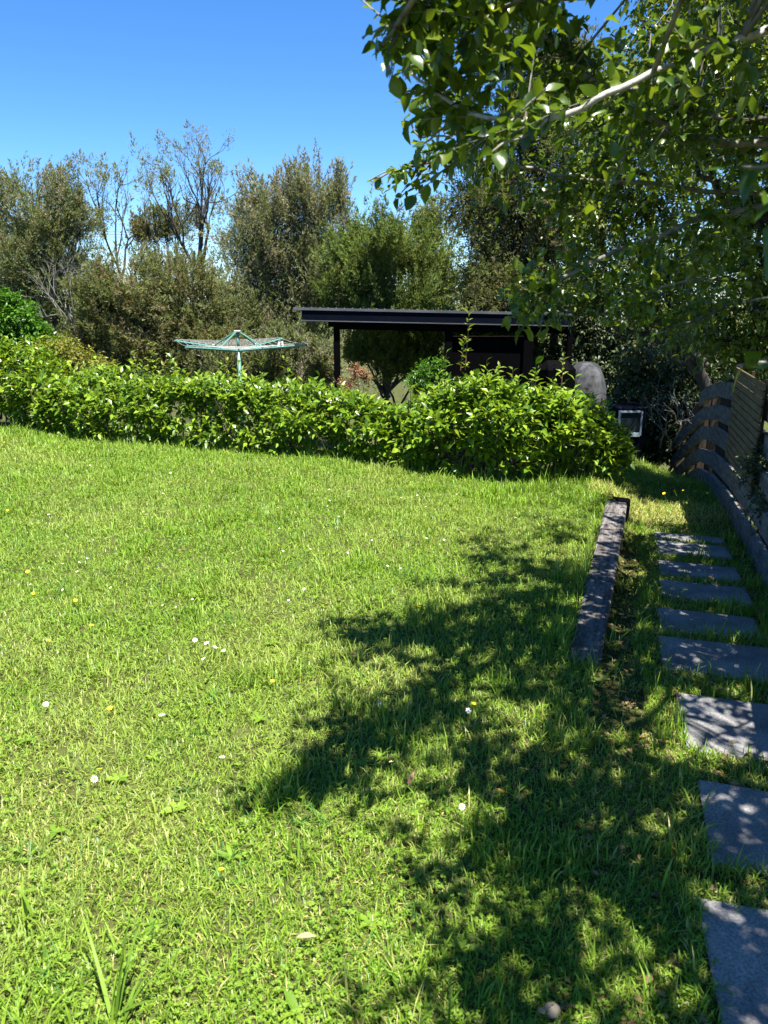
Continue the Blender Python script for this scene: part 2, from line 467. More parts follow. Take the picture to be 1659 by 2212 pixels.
# ------------------------------------------------------------------ ground
SL_A = np.array([0.96, 3.15]); SL_B = np.array([2.03, 6.25])
SL_D = (SL_B - SL_A) / np.linalg.norm(SL_B - SL_A)
SL_R = np.array([SL_D[1], -SL_D[0]])
HX = [-12, -6, -4.66, -2.79, -.86, .3, .9, 1.5, 2.13, 2.6, 3.2, 9]
HY = [12, 9.9, 9.24, 8.63, 7.84, 7.15, 6.61, 6.62, 6.88, 8.4, 9.6, 10.5]

def side(x, y): return (x - SL_A[0]) * SL_R[0] + (y - SL_A[1]) * SL_R[1]

def height0(x, y):
    x = np.asarray(x, float); y = np.asarray(y, float)
    u = 0.03 * (vnoise(x, y, 1.7) - 0.5) + 0.014 * (vnoise(x + 9, y, 0.45) - 0.5)
    wd_ = np.interp(y, [6.2, 7.0, 8.0], [.07, .45, .8])
    d1 = sstep(0, 1, (side(x, y) + wd_ * 1.1) / (2 * wd_)) * np.interp(y, [2.9, 3.5, 4.0, 4.6, 5.4, 6.5, 8.0, 9.5, 11, 13, 18], [0, .04, .09, .14, .18, .21, .34, .65, 1.1, 1.35, 1.9])
    h = y - np.interp(x, HX, HY)
    d2 = np.interp(h, [0.7, 2.2, 4, 8, 16, 40, 120, 400, 6000], [0, 0.75, 1.2, 1.7, 2.6, 6, 14, 22, 30])
    return u - np.maximum(d1, d2)

PAVE = []
def height(x, y):
    z = height0(x, y)
    x = np.asarray(x, float); y = np.asarray(y, float)
    for c, ex, ey, w, d, top in PAVE:
        a = (x - c[0]) * ex[0] + (y - c[1]) * ex[1]; b = (x - c[0]) * ey[0] + (y - c[1]) * ey[1]
        z = np.where((np.abs(a) < w / 2 + .05) & (np.abs(b) < d / 2 + .05), top - .009, z)
    return z

def slab_place(px, py, z, w, d, rot):
    p = gnd(px, py, z + 0.01)
    a = math.radians(rot)
    ex = np.array([math.cos(a), math.sin(a)]); ey = np.array([-ex[1], ex[0]])
    c = p[:2] + ex * w / 2 - ey * d / 2
    PAVE.append((c, ex, ey, w, d, z + .01))
    return c, a

# ------------------------------------------------------------------ sun-shade bookkeeping for the overhanging tree
OFF = -SUN_H / math.tan(SUN_EL)                      # shadow displacement per metre of height

def in_poly(px, py, poly):
    px = np.asarray(px); py = np.asarray(py)
    ins = np.zeros(px.shape, bool); n = len(poly)
    for i in range(n):
        x1, y1 = poly[i]; x2, y2 = poly[(i + 1) % n]
        c = ((y1 > py) != (y2 > py)) & (px < (x2 - x1) * (py - y1) / ((y2 - y1) if y2 != y1 else 1e-9) + x1)
        ins ^= c
    return ins

# ------------------------------------------------------------------ paving slabs
slabs = [  # top-left corner pixel, level, size, turn, label
    ((1413, 1149), -.172, (.50, .16), -16, 'sliver of grey paving slab farthest up the path, mostly sunk in grass'),
    ((1415, 1167), -.162, (.50, .29), -16, 'second farthest grey paving slab, its near edge catching a bright sun streak'),
    ((1420, 1210), -.148, (.50, .28), -16, 'plain shaded grey paving slab with only pinpoint sun flecks, third from the far end'),
    ((1425, 1251), -.125, (.50, .31), -16, 'grey paving slab with a cut back right corner, fourth from the far end'),
    ((1420, 1312), -.085, (.50, .33), -16, 'strongly dappled grey paving slab beside the near length of timber edging'),
    ((1421, 1372), -.045, (.52, .39), -16, 'grey paving slab level with the near end of the timber edging'),
    ((1462, 1495), .000, (.52, .42), -16, 'grey paving slab just nearer than the timber end, its left corner under grass'),
    ((1508, 1683), .012, (.54, .40), -17, 'second nearest grey paving slab, with grass stalks lying over it'),
    ((1505, 1935), .014, (.56, .62), -14, 'nearest grey paving slab in the bottom right corner, mottled with sun flecks'),
]
for (px, py), z, (w, d), rot, lab in slabs:
    c, a = slab_place(px, py, z, w, d, rot)
    o = MB().box((0, 0, 0), (w, d, 0.045), bev=0.006, jit=0.003).build('paving_slab', M['paver'])
    o.location = (c[0], c[1], z - 0.0125); o.rotation_euler = (random.uniform(-.008, .008), random.uniform(-.008, .008), a)
    tag(o, lab, 'paving slab', 'stepping stone slabs along the path')

def on_paver(x, y, m=0.0):
    r = np.zeros(np.shape(x), bool)
    for c, ex, ey, w, d, top in PAVE:
        u = (x - c[0]) * ex[0] + (y - c[1]) * ex[1]; v = (x - c[0]) * ey[0] + (y - c[1]) * ey[1]
        r |= (np.abs(u) < w / 2 + m) & (np.abs(v) < d / 2 + m)
    return r

xs = np.unique(np.concatenate([-np.geomspace(8, 2500, 24), np.linspace(-8, 8, 161), np.geomspace(8, 2500, 24)]))
ys = np.unique(np.concatenate([-np.geomspace(1.5, 400, 12), np.linspace(-1.5, 14, 156), np.geomspace(14, 3000, 34)]))
X, Y = np.meshgrid(xs, ys)
GV = np.stack([X, Y, height(X, Y) - 0.004], -1).reshape(-1, 3)
ni, nj = len(ys), len(xs)
ii = (np.arange(ni - 1)[:, None] * nj + np.arange(nj - 1)[None])
GF = np.stack([ii, ii + 1, ii + nj + 1, ii + nj], -1).reshape(-1, 4)
ground = put('ground', GV, GF, M['soil'], smooth=True)
tag(ground, kind='structure')


# ------------------------------------------------------------------ timber edging
ang = math.atan2(-SL_D[0], SL_D[1])
L_all = np.linalg.norm(SL_B - SL_A)
for s0, s1, w, dz, lab in ((0.0, 1.07, .15, .0, 'near length of weathered timber edging, its end sunk in the grass'),
                           (1.076, 2.92, .158, .006, 'long far length of weathered timber edging with sun flecks'),
                           (2.93, 3.22, .20, -.03, 'short black timber block at the far end of the edging')):
    c = SL_A + SL_D * (s0 + s1) / 2 - SL_R * 0.06
    o = MB().box((0, 0, 0), (w, s1 - s0, 0.22), bev=0.010, jit=0.004).build('timber_sleeper', M['sleeper'] if s0 < 2.9 else M['black_paint'])
    o.location = (c[0], c[1], 0.016 - 0.11 + dz); o.rotation_euler = (0, 0, ang)
    tag(o, lab, 'timber edging', 'timbers edging the lawn')

def on_sleeper(x, y, m=0.0):
    s = side(x, y); t = (x - SL_A[0]) * SL_D[0] + (y - SL_A[1]) * SL_D[1]
    return (s > -0.135 - m) & (s < 0.02 + m) & (t > 0.0) & (t < 3.22)

# ------------------------------------------------------------------ lawn: blades, clover, weeds
def hedge_y(x): return np.interp(x, HX, HY)

def scatter(n, ylo, yhi, lo_side=0.9):
    y = R.uniform(ylo, yhi, n); x = R.uniform(-0.54, 0.54, n) * (y + 0.5) + R.uniform(-.2, .2, n)
    return x, y

bx, by, bd = [], [], []
for ylo, yhi, dens in ((0.95, 1.5, 25000), (1.5, 2.2, 22000), (2.2, 3, 16500), (3, 4, 13500), (4, 5, 11000), (5, 6.2, 9500), (6.2, 7.6, 8200), (7.6, 10.2, 6600)):
    n = int(dens * 1.02 * ((ylo + yhi) / 2 + 0.6) * (yhi - ylo))
    x, y = scatter(n, ylo, yhi)
    bx.append(x); by.append(y)
    m = int(dens * .5 * 1.5 * (yhi - ylo))                # the lawn goes on beside the view
    y = R.uniform(ylo, yhi, m); x = -.54 * (y + .5) - R.uniform(0, 1.5, m)
    bx.append(x); by.append(y)
x = np.concatenate(bx); y = np.concatenate(by)
s_ = side(x, y)
path = (s_ > 0.0) & (y > 2.6) & (y < 6.2)
keep = ~on_paver(x, y, -0.030 * vnoise(x, y, .06)) & ~on_sleeper(x, y)
keep &= y < hedge_y(x) + 0.35
gap = on_paver(x, y, 0.13)
keep &= ~(path & ~gap & (R.random(len(x)) > np.where(y < 5.3, 0.24, 0.8) * (0.35 + 1.1 * vnoise(x, y, 0.22))))
keep &= ~((s_ > 0.85) & (R.random(len(x)) > 0.5) & (y > 2))
keep &= R.random(len(x)) < 0.5 + 0.8 * vnoise(x + 3, y, 0.13)
# bare trodden margin round the slabs
keep &= ~(on_paver(x, y, 0.02) & (R.random(len(x)) < 0.4))
x = x[keep]; y = y[keep]; N = len(x)
dist = np.hypot(x, y)
lush = vnoise(x, y, 0.7) * 0.6 + vnoise(x + 40, y, 0.23) * 0.4
near_h = np.clip(1 - (hedge_y(x) - y) / 0.9, 0, 1)
edge = 1.6 * np.exp(-np.abs(side(x, y) + 0.16) / 0.06) * (y > 3.05) * (y < 6.5)
gl = 0.022 + 0.030 * lush * R.random(N) + 0.012 * R.random(N)
gl *= np.where(on_paver(x, y, .12) & (y > 1.4), 1.25, 1.0)
gl *= 1 + 1.1 * near_h * R.random(N) + 0.9 * edge * R.random(N)
clump = vnoise(x + 60, y + 9, 0.21) * .7 + vnoise(x, y + 70, .6) * .3
tall = R.random(N) < np.where(clump > .66, .30, .022)
gl = np.where(tall, gl * R.uniform(1.5, 2.5, N), gl)
gw = R.uniform(0.0019, 0.0038, N) * (1 + dist / 9)
gw = np.where(tall, gw * 1.4, gw)
thatch = (R.random(N) < .40) & ~tall
az = R.uniform(0, 2 * math.pi, N)
lean = R.uniform(0.15, 1.25, N) ** 1.0
lean = np.where(tall, lean * 0.6, lean)
dirh = np.stack([np.cos(az), np.sin(az), np.zeros(N)], 1)
root = np.stack([x, y, height(x, y) - 0.004], 1)
sidev = np.stack([-np.sin(az + R.normal(0, .5, N)), np.cos(az), np.zeros(N)], 1)
up = np.array([0, 0, 1.0])
def gpos(t):
    a = lean * (0.35 + 0.9 * t)
    return root + gl[:, None] * t * (up * np.cos(a)[:, None] + dirh * np.sin(a)[:, None])
gl = np.where(thatch, gl * .62, gl); lean = np.where(thatch, R.uniform(.6, 1.35, N), lean)
w = gw[:, None] * sidev
p1 = gpos(0.55); p2 = gpos(1.0)
gi = np.where(~thatch)[0]; ti = np.where(thatch)[0]
V = np.stack([root - w * .5, root + w * .5, p1 - w * .45, p1 + w * .45, p2], 1)[gi].reshape(-1, 3)
F = (np.array([[0, 1, 3], [0, 3, 2], [2, 3, 4]])[None] + (np.arange(len(gi)) * 5)[:, None, None]).reshape(-1, 3)
V2 = np.stack([root - w * .5, root + w * .5, p2], 1)[ti].reshape(-1, 3)
F2 = np.arange(len(ti) * 3).reshape(-1, 3) + len(V)
V = np.concatenate([V, V2]); F = np.concatenate([F, F2])
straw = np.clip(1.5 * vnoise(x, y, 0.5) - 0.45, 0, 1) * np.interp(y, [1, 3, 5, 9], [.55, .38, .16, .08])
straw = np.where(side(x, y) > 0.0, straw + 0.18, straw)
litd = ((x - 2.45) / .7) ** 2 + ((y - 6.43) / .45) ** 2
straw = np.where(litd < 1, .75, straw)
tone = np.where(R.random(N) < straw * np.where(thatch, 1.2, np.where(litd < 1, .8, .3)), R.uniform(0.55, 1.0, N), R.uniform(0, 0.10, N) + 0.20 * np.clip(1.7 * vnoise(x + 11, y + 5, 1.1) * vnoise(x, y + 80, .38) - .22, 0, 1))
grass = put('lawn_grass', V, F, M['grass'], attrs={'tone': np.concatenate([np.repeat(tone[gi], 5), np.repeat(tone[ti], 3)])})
tag(grass, 'short sunlit lawn grass running up to the hedge', 'grass', kind='stuff')
print('grass blades', N)

# dark coarse clumps of broader grass among the mown blades
M['coarse'] = leaf_mat('coarse', [(0.04, 0.115, 0.018), (0.065, 0.16, 0.022), (0.10, 0.21, 0.03)], trans=.3, rough=.4, spec=.4)
cv, cf, c_n = [], [], 0
cy_ = 1.5 + R.random(230) ** 1.1 * 7.2; cx_ = R.uniform(-.55, .42, 230) * (cy_ + .5)
for X_, Y_ in zip(cx_, cy_):
    if Y_ > hedge_y(X_) - .1 or on_paver(X_, Y_, .1) or on_sleeper(X_, Y_, .05) or side(X_, Y_) > 0: continue
    big = R.uniform(.5, 1.0) * (1.25 if Y_ > 4 else .8)
    for q in range(R.integers(6, 17)):
        b0 = np.array([X_ + R.normal(0, .028), Y_ + R.normal(0, .028), 0]); b0[2] = float(height0(b0[0], b0[1])) - .003
        d = np.array([R.normal(0, .8), R.normal(0, .8), .75])
        L_ = R.uniform(.05, .125) * big; t_ = np.linspace(0, 1, 4)
        d = d / np.linalg.norm(d)
        P_ = b0 + d * (L_ * t_)[:, None] + np.array([0, 0, -1.]) * (R.uniform(.15, .5) * L_ * t_ ** 2.3)[:, None]
        sv = np.cross(d, [0, 0, 1.0]); sv /= max(np.linalg.norm(sv), 1e-6)
        ww = R.uniform(.004, .0075) * (1 - t_ ** 2) * .5 + .0002
        cv.append(np.concatenate([P_ - sv * ww[:, None], P_ + sv * ww[:, None]])); cf.append(np.array([(k, k + 4, k + 5, k + 1) for k in range(3)]) + c_n); c_n += 8
tag(put('coarse_grass', np.concatenate(cv), np.concatenate(cf), M['coarse'], smooth=True), 'darker coarse grass clumps scattered through the mown lawn', 'grass', kind='stuff')

# clover and small round leaves among the blades
n = 20000
y = 1.0 + (R.random(n) ** 1.35) * 8.0; x = R.uniform(-.56, .56, n) * (y + .6)
k = (vnoise(x, y, 0.35) * .6 + vnoise(x + 7, y, .12) * .4 > 0.46) & ~on_paver(x, y) & ~on_sleeper(x, y) & (y < hedge_y(x)) & ~((side(x, y) > 0) & (R.random(n) > .45))
x = x[k]; y = y[k]; n = len(x)
c0 = np.stack([x, y, height(x, y) + R.uniform(.008, .034, n)], 1)
P = np.repeat(c0, 3, 0); a = np.repeat(R.uniform(0, 6.28, n), 3) + np.tile([0, 2.1, 4.2], n)
D = np.stack([np.cos(a), np.sin(a), R.normal(0.05, .25, 3 * n)], 1)
Nn = nrm(np.array([0, 0, 1.0]) + R.normal(0, .28, (3 * n, 3)))
Lc = np.repeat(R.uniform(.0045, .0095, n) * (1 + np.hypot(x, y) / 12), 3)
V, F = place(ROUND, P, D, Nn, Lc, Lc * .95)
tag(put('clover_leaves', V, F, M['clover']), 'clover leaflets mixed through the mown lawn', 'clover', kind='stuff')

# ------------------------------------------------------------------ crowns of trees and shrubs
def ellipsoids(blobs, Y, thick=0.8, grow_=1.0):
    out = []
    for b in blobs:
        px, py, rx, ry = b[:4]
        yy = Y + (b[4] if len(b) > 4 else 0)
        c = at(px, py, yy); s = np.linalg.norm(c - CAM) / FPX
        out.append((c, grow_ * np.array([rx * s, max(rx, ry) * s * thick, ry * s])))
    return out

def shell(ell, n, rmin=0.55):
    """n points through the outer part of an ellipsoid, and their outward directions."""
    d = nrm(R.normal(0, 1, (n, 3)))
    r = R.uniform(rmin ** 2, 1, n) ** 0.5
    c, rad = ell
    return c + d * rad * r[:, None], nrm(d / rad)

def limbs(wood, base, ells, r0, fork=0.35, lean=0.0, k=6):
    base = np.asarray(base, float)
    cen = np.mean([e[0] for e in ells], 0)
    top = base + (cen - base) * fork + np.array([lean, 0, 0])
    wood.add(bend(base, top, n=5, wob=0.02), np.linspace(r0, r0 * .75, 5), 7)
    for c, rad in ells:
        P = bend(top + R.normal(0, .05, 3), c, n=6, wob=0.05, up=-0.04)
        wood.add(P, np.linspace(r0 * .55, r0 * .16, 6), 5)
        for q in range(k):
            e = c + nrm(R.normal(0, 1, 3) + np.array([0, 0, .5])) * rad * R.uniform(.55, .95)
            i = R.integers(2, 6)
            wood.add(bend(P[i], e, n=4, wob=0.07), np.linspace(r0 * .15, r0 * .04, 4), 4)

def fine_tree(name, label, blobs, Y, base_px, mat, plume_n, dens, r0=0.10, upw=0.9, pl=(0.45, 0.85), leafL=0.072, leafW=0.024,
              brown=0.3, thick=0.8, group='trees beyond the hedge', fan=.25, cat='tree', bark='bark', top_brown=False, rmin=.5, fork=.35, drop=0.0):
    ells = ellipsoids(blobs, Y, thick, 1.12)
    bp = at(base_px, 800, Y); bp[2] = float(height(bp[0], bp[1])) - 0.05
    root_ = thing(name, label, cat, bp, group)
    wd = Wood(); limbs(wd, bp, ells, r0, fork=fork)
    PP, DD, LN, TN = [], [], [], []
    ztop = max(e[0][2] + e[1][2] for e in ells); zlow = min(e[0][2] - e[1][2] for e in ells)
    for e in ells:
        area = 4 * math.pi * ((e[1][0] * e[1][1]) ** 1.6 + (e[1][0] * e[1][2]) ** 1.6 + (e[1][1] * e[1][2]) ** 1.6) ** (1 / 1.6) / 3 ** (1 / 1.6)
        n = max(8, int(area * dens * 3.3))
        ks = max(4, int(area * 2.2))
        pc, dc_ = shell(e, ks, rmin)
        pick = R.integers(0, ks, n)
        p = pc[pick] + R.normal(0, 1, (n, 3)) * np.array([.20, .20, .15]) * min(1.0, e[1][0] / .7); d = nrm(dc_[pick] + R.normal(0, .25, (n, 3)))
        dd = nrm(d * 0.75 + np.array([0, 0, upw]) + R.normal(0, .28, (n, 3)) + np.array([0, 0, -drop]))
        ln = R.uniform(pl[0], pl[1], n)
        PP.append(p - dd * ln[:, None] * .55); DD.append(dd); LN.append(ln)
        hh = (p[:, 2] - zlow) / (ztop - zlow)
        br = .75 * brown * (0.3 + 1.2 * (hh if top_brown else vnoise(p[:, 0] * 1.7, p[:, 2] * 1.7, 1.0)))
        TN.append(np.clip(np.where(R.random(n) < br, R.uniform(.4, 1, n), R.uniform(0, .2, n)), 0, 1))
    S, D, LNs, TN = map(np.concatenate, (PP, DD, LN, TN))
    # one twig through every plume
    for q in R.choice(len(S), min(len(S), 260), replace=False):
        wd.add(np.stack([S[q] - D[q] * .15, S[q] + D[q] * LNs[q] * .8]), [0.008, 0.003], 3)
    P, LD, NN, LL, WW, T = plumes(S, D, LNs, plume_n, leafL, leafW, fan, TN)
    V, F = place(NEEDLE, P, LD, NN, LL, WW)
    wd.build('trunk', M[bark], root_)
    c = put('crown', V, F, M[mat], root_, attrs={'tone': np.repeat(T, 3)})
    c['kind'] = 'stuff'
    return root_

def grow(wood, p, d, L, r, depth, tips, spread=0.55, up_=0.12, nk=(2, 4), shrink=0.72):
    n = 5
    P = [p]
    for _ in range(n - 1):
        d = nrm(d + R.normal(0, .13, 3) + np.array([0, 0, up_ * .3]))
        P.append(P[-1] + d * L / (n - 1))
    P = np.array(P)
    wood.add(P, np.linspace(r, r * .62, n), 5 if depth > 2 else 3)
    if depth == 0:
        tips.append((P[-1], d)); return
    for q in range(R.integers(*nk)):
        i = n - 1 if q == 0 else R.integers(2, n)
        dd = nrm(d + R.normal(0, spread, 3) + np.array([0, 0, up_]))
        grow(wood, P[i], dd, L * shrink * R.uniform(.75, 1.15), r * .62, depth - 1, tips, spread, up_, nk, shrink)

# ---- far band of bush closing the gaps
n = 2300
fx = R.uniform(-24, 16, n); fy = R.uniform(27, 34, n)
fz = height(fx, fy) + R.random(n) ** .8 * (7.0 + 1.8 * vnoise(fx, fy * 0, 3.0))
S = np.stack([fx, fy, fz], 1)
P, LD, NN, LL, WW, T = plumes(S, nrm(R.normal(0, .4, (n, 3)) + np.array([0, 0, 1.])), R.uniform(.7, 1.3, n), 42, 0.125, 0.045, .4)
V, F = place(NEEDLE, P, LD, NN, LL, WW)
tag(put('distant_bush', V, F, M['kanuka'], attrs={'tone': np.repeat(T * .5, 3)}), 'far scrub showing through gaps between the trees', 'bush', kind='stuff')

fine_tree('tall_tree', 'dark dense tree at the left frame edge, with clustered bushy top against the sky',
          [(15, 455, 75, 62), (85, 425, 62, 48), (140, 452, 55, 45), (45, 545, 85, 55), (125, 525, 60, 42), (30, 625, 75, 55), (178, 470, 32, 34), (-70, 510, 80, 100), (90, 610, 60, 40), (165, 610, 45, 50), (120, 690, 60, 50)],
          21, 140, 'kanuka', 50, 7.5, r0=.13, upw=.7, brown=.32, top_brown=True, rmin=.62)
fine_tree('kanuka_tree', 'broad rusty brown bushy tree standing left of the clothesline',
          [(235, 640, 55, 60), (300, 615, 75, 55), (385, 615, 65, 55), (430, 650, 50, 60), (255, 730, 75, 65), (350, 720, 85, 70), (435, 735, 70, 55), (205, 720, 35, 45), (195, 640, 35, 55), (330, 790, 90, 40), (460, 790, 60, 40)],
          17, 340, 'kanuka_brown', 60, 10, r0=.10, upw=.65, brown=.5, pl=(.4, .75))
fine_tree('kanuka_tree', 'tall spiky tree with pinkish brown feathery tips, centre of the skyline',
          [(595, 480, 75, 62), (655, 425, 55, 42), (555, 520, 55, 55), (705, 450, 42, 42), (530, 610, 55, 70), (620, 585, 75, 70), (700, 560, 55, 85), (560, 700, 80, 65), (645, 690, 70, 60), (500, 690, 50, 60), (735, 425, 24, 34)],
          19, 640, 'kanuka', 62, 9, r0=.12, upw=1.15, brown=.62, top_brown=True, pl=(.6, 1.15), rmin=.58, fan=.2)
fine_tree('kanuka_tree', 'green rounded tree standing behind the carport roof',
          [(830, 530, 85, 62), (905, 520, 55, 52), (780, 560, 50, 65), (850, 620, 100, 60), (930, 600, 48, 60), (795, 680, 75, 50), (900, 680, 80, 45), (740, 650, 40, 60)],
          18, 830, 'kanuka_green', 75, 10, r0=.10, upw=.95, brown=.25, pl=(.45, .8))
fine_tree('low_kanuka', 'small olive green bush seen under the carport roof between its posts',
          [(815, 760, 60, 42), (890, 750, 55, 50), (775, 740, 35, 40), (930, 790, 40, 40), (1000, 725, 60, 38), (1085, 718, 60, 38)], 15.5, 850, 'kanuka_green', 75, 16, r0=.06, brown=.2, cat='bush', pl=(.3, .6), thick=.7)
fine_tree('low_kanuka', 'grey green low bush right below the clothesline arms',
          [(600, 775, 80, 40), (520, 790, 60, 40), (660, 790, 50, 45), (700, 760, 30, 40)], 16.5, 620, 'kanuka', 75, 14, r0=.06, brown=.3, cat='bush', pl=(.3, .6))
fine_tree('macrocarpa_tree', 'very tall dark conifer with layered branches rising behind the carport',
          [(1130, 60, 60, 60), (1165, 165, 95, 45), (1110, 285, 85, 45), (1050, 440, 95, 38), (1160, 420, 110, 60), (1045, 560, 65, 60), (1150, 560, 110, 70), (1260, 330, 110, 90), (1250, 520, 100, 80), (1150, -70, 55, 70), (1240, 200, 80, 60), (1120, 640, 120, 50), (1010, 640, 40, 40)],
          15, 1140, 'cypress', 42, 11, r0=.20, upw=.28, brown=.28, pl=(.4, .8), leafL=.07, leafW=.026, fan=.28, rmin=.6, fork=.5)

# ---- sparse trees and dead branches
def sparse_tree(name, label, px, py0, Y, L, r, depth, seed_dir, tuft, mat, tn, keep_h=0.0, spread=.42, plen=(.25, .5), bark='bark'):
    bp = at(px, py0, Y); g = float(height(bp[0], bp[1]))
    rt = thing(name, label, 'tree', (bp[0], bp[1], g - .05), 'trees beyond the hedge')
    wd = Wood(); tips = []
    wd.add(bend((bp[0], bp[1], g - .05), bp, n=4, wob=.01), np.linspace(r * 1.25, r, 4), 6)
    for d in seed_dir:
        grow(wd, bp, nrm(np.array(d, float)), L, r * .85, depth, tips, spread, .22)
    wd.build('trunk', M[bark], rt)
    if tuft > 0:
        z0 = np.quantile([t[0][2] for t in tips], keep_h)
        sel = [t for t in tips if t[0][2] > z0 and R.random() < tuft]
        S = np.array([t[0] for t in sel]); D = np.array([t[1] for t in sel])
        S = np.repeat(S, 2, 0) + R.normal(0, .07, (2 * len(S), 3)); D = np.repeat(D, 2, 0) + R.normal(0, .4, (len(S), 3))
        P, LD, NN, LL, WW, T = plumes(S - nrm(D) * .1, D, R.uniform(*plen, len(S)), 34, .06, .02, .5, np.clip(R.normal(tn, .25, len(S)), 0, 1))
        V, F = place(NEEDLE, P, LD, NN, LL, WW)
        c = put('crown', V, F, M[mat], rt, attrs={'tone': np.repeat(T, 3)}); c['kind'] = 'stuff'
    return rt

sparse_tree('sparse_tree', 'nearly bare thin tree with small leaf tufts, right of the dark dense tree', 262, 600, 22, 1.05, .045, 4,
            [(-.35, 0, 1), (.18, .1, 1), (0, -.2, 1.1)], .45, 'kanuka', .3, .55, spread=.36)
sparse_tree('sparse_tree', 'tallest thin tree with open branches and leafy top tufts against the sky', 432, 600, 21, 1.2, .06, 4,
            [(-.4, 0, 1.1), (.05, .1, 1.2), (.3, 0, .8), (-.75, 0, .75)], .6, 'kanuka', .35, .45, spread=.36)
sparse_tree('dead_tree', 'bare grey dead branches tangled left of the rusty brown tree', 165, 745, 16.5, .75, .024, 4,
            [(-.6, 0, .9), (.15, -.2, 1), (-.2, 0, 1.1), (.5, .1, .9)], 0, 'kanuka', 0, spread=.5, bark='bark_dead')
fine_tree('kanuka_tree', 'brown leaved clump hanging on the lower left side of the thin tall tree',
          [(345, 485, 42, 30), (385, 470, 32, 26), (322, 505, 24, 22)], 21.5, 420, 'kanuka_brown', 60, 8, r0=.05, brown=.8, pl=(.3, .55), fork=.6)

# ------------------------------------------------------------------ power lines
for k, (y0, y1, lab) in enumerate(((462, 468, 'top power line crossing the sky gap'), (468, 474, 'power line just under the top one'),
                                   (474, 478, 'lowest of the upper three power lines'), (541, 546, 'single power line low in the sky gap'))):
    a = at(-900, y0 + 26, 42); b = at(2500, y1 + 26, 42)
    t = np.linspace(0, 1, 25)[:, None]
    P = a + (b - a) * t; P[:, 2:3] -= 1.1 * 4 * t * (1 - t) - 0.0
    P[:, 2] += 0.75
    V, F = tube(P, .016, 4)
    tag(put('power_line', V, F, M['wire']), lab, 'power line', 'overhead wires behind the trees')

# ------------------------------------------------------------------ carport
cy = 12.5
cp = thing('carport', 'black flat roofed carport standing beyond the hedge', 'carport', (0.8, cy, -1.15))
L0 = at(652, 676, cy); R0 = at(1234, 688, cy)
slope = (R0[2] - L0[2]) / (R0[0] - L0[0])
def zt(x): return L0[2] + slope * (x - L0[0])
def sloped(name, x0, x1, y0, y1, dz0, dz1, mat):
    v = []
    for dz in (dz0, dz1):
        for x_, y_ in ((x0, y0), (x1, y0), (x1, y1), (x0, y1)): v.append((x_, y_, zt(x_) + dz - 0.02 * (y_ - cy)))
    mb = MB(); mb.add(v, [(3, 2, 1, 0), (4, 5, 6, 7), (0, 1, 5, 4), (1, 2, 6, 5), (2, 3, 7, 6), (3, 0, 4, 7)])
    return mb.build(name, mat, cp)
xl, xr = L0[0], R0[0]
roof = sloped('roof', xl - .13, xr + .04, cy - .05, cy + 3.2, .045, .085, M['roof_metal'])
mb = MB()
for q in range(34):
    x_ = xl - .1 + q * (xr - xl + .1) / 34
    mb.box((x_, cy + .06, zt(x_) + .087), (.012, .012, .008))
mb.build('roofing_screw', M['galv'], cp)['kind'] = 'stuff'
sloped('fascia', xl, xr, cy - .03, cy + .005, -.105, .043, M['navy_paint'])
sloped('fascia_trim', xl - .02, xr, cy - .042, cy - .012, -.122, -.107, M['roof_metal'])
sloped('beam', xl + .5, xr + .02, cy + .05, cy + .15, -.24, -.06, M['black_paint'])
sloped('beam', xl + .2, xr + .02, cy + 2.9, cy + 3.0, -.26, -.03, M['black_paint'])
for q in range(5):
    x_ = xl + .25 + q * (xr - xl - .4) / 4
    sloped('rafter', x_, x_ + .05, cy + .16, cy + 2.88, -.14, .043, M['black_paint'])
def post(px, w, y_, mat, name='post', rnd=False, ztop=-.06):
    c = at(px, 760, y_); gz = -1.2
    h = zt(c[0]) + ztop - 0.02 * (y_ - cy) - gz
    if rnd: return MB().tube([(c[0], y_, gz), (c[0], y_, gz + h)], w / 2, 14).build(name, mat, cp, smooth=True)
    return MB().box((c[0], y_, gz + h / 2), (w, w, h), bev=.004).build(name, mat, cp)
post(728, .10, cy + .1, M['black_paint'], ztop=-.242)
post(968, .12, cy + .1, M['black_paint'], ztop=-.242)
post(1139, .15, cy + .1, M['black_paint'], ztop=-.242)
post(1195, .145, cy + 1.6, M['treated_pole'], 'round_post', True, ztop=.04)
post(1229, .085, cy + .1, M['black_paint'], ztop=-.242)
a = at(977, 727, cy + .1); b = at(1131, 733, cy + .1)
MB().box(((a[0] + b[0]) / 2, cy + .1, (a[2] - 1.15) / 2), (b[0] - a[0], .02, a[2] + 1.15)).build('wall_panel', M['black_paint'], cp)
MB().box(((a[0] + b[0]) / 2, cy + .1, a[2] + .006), (b[0] - a[0], .03, .010)).build('panel_edge', M['rust_edge'], cp)
c = at(1276, 0, cy)
fl = at(1660 / 1659 * 921, 706, cy)
MB().box((fl[0], cy + .05, fl[2] - .0), (.13, .05, .09), rx=.35).build('floodlight', M['black_paint'], cp)
# sunlit ridge piece on the right end of the roof
c = at(1217, 676, cy + .9)
mb = MB()
for q in range(5): mb.box((c[0], cy + .75 + q * .17, zt(c[0]) + .10 + .025 * q), (.36, .16, .022), jit=.006)
mb.build('flashing', M['bark_grey'], cp)

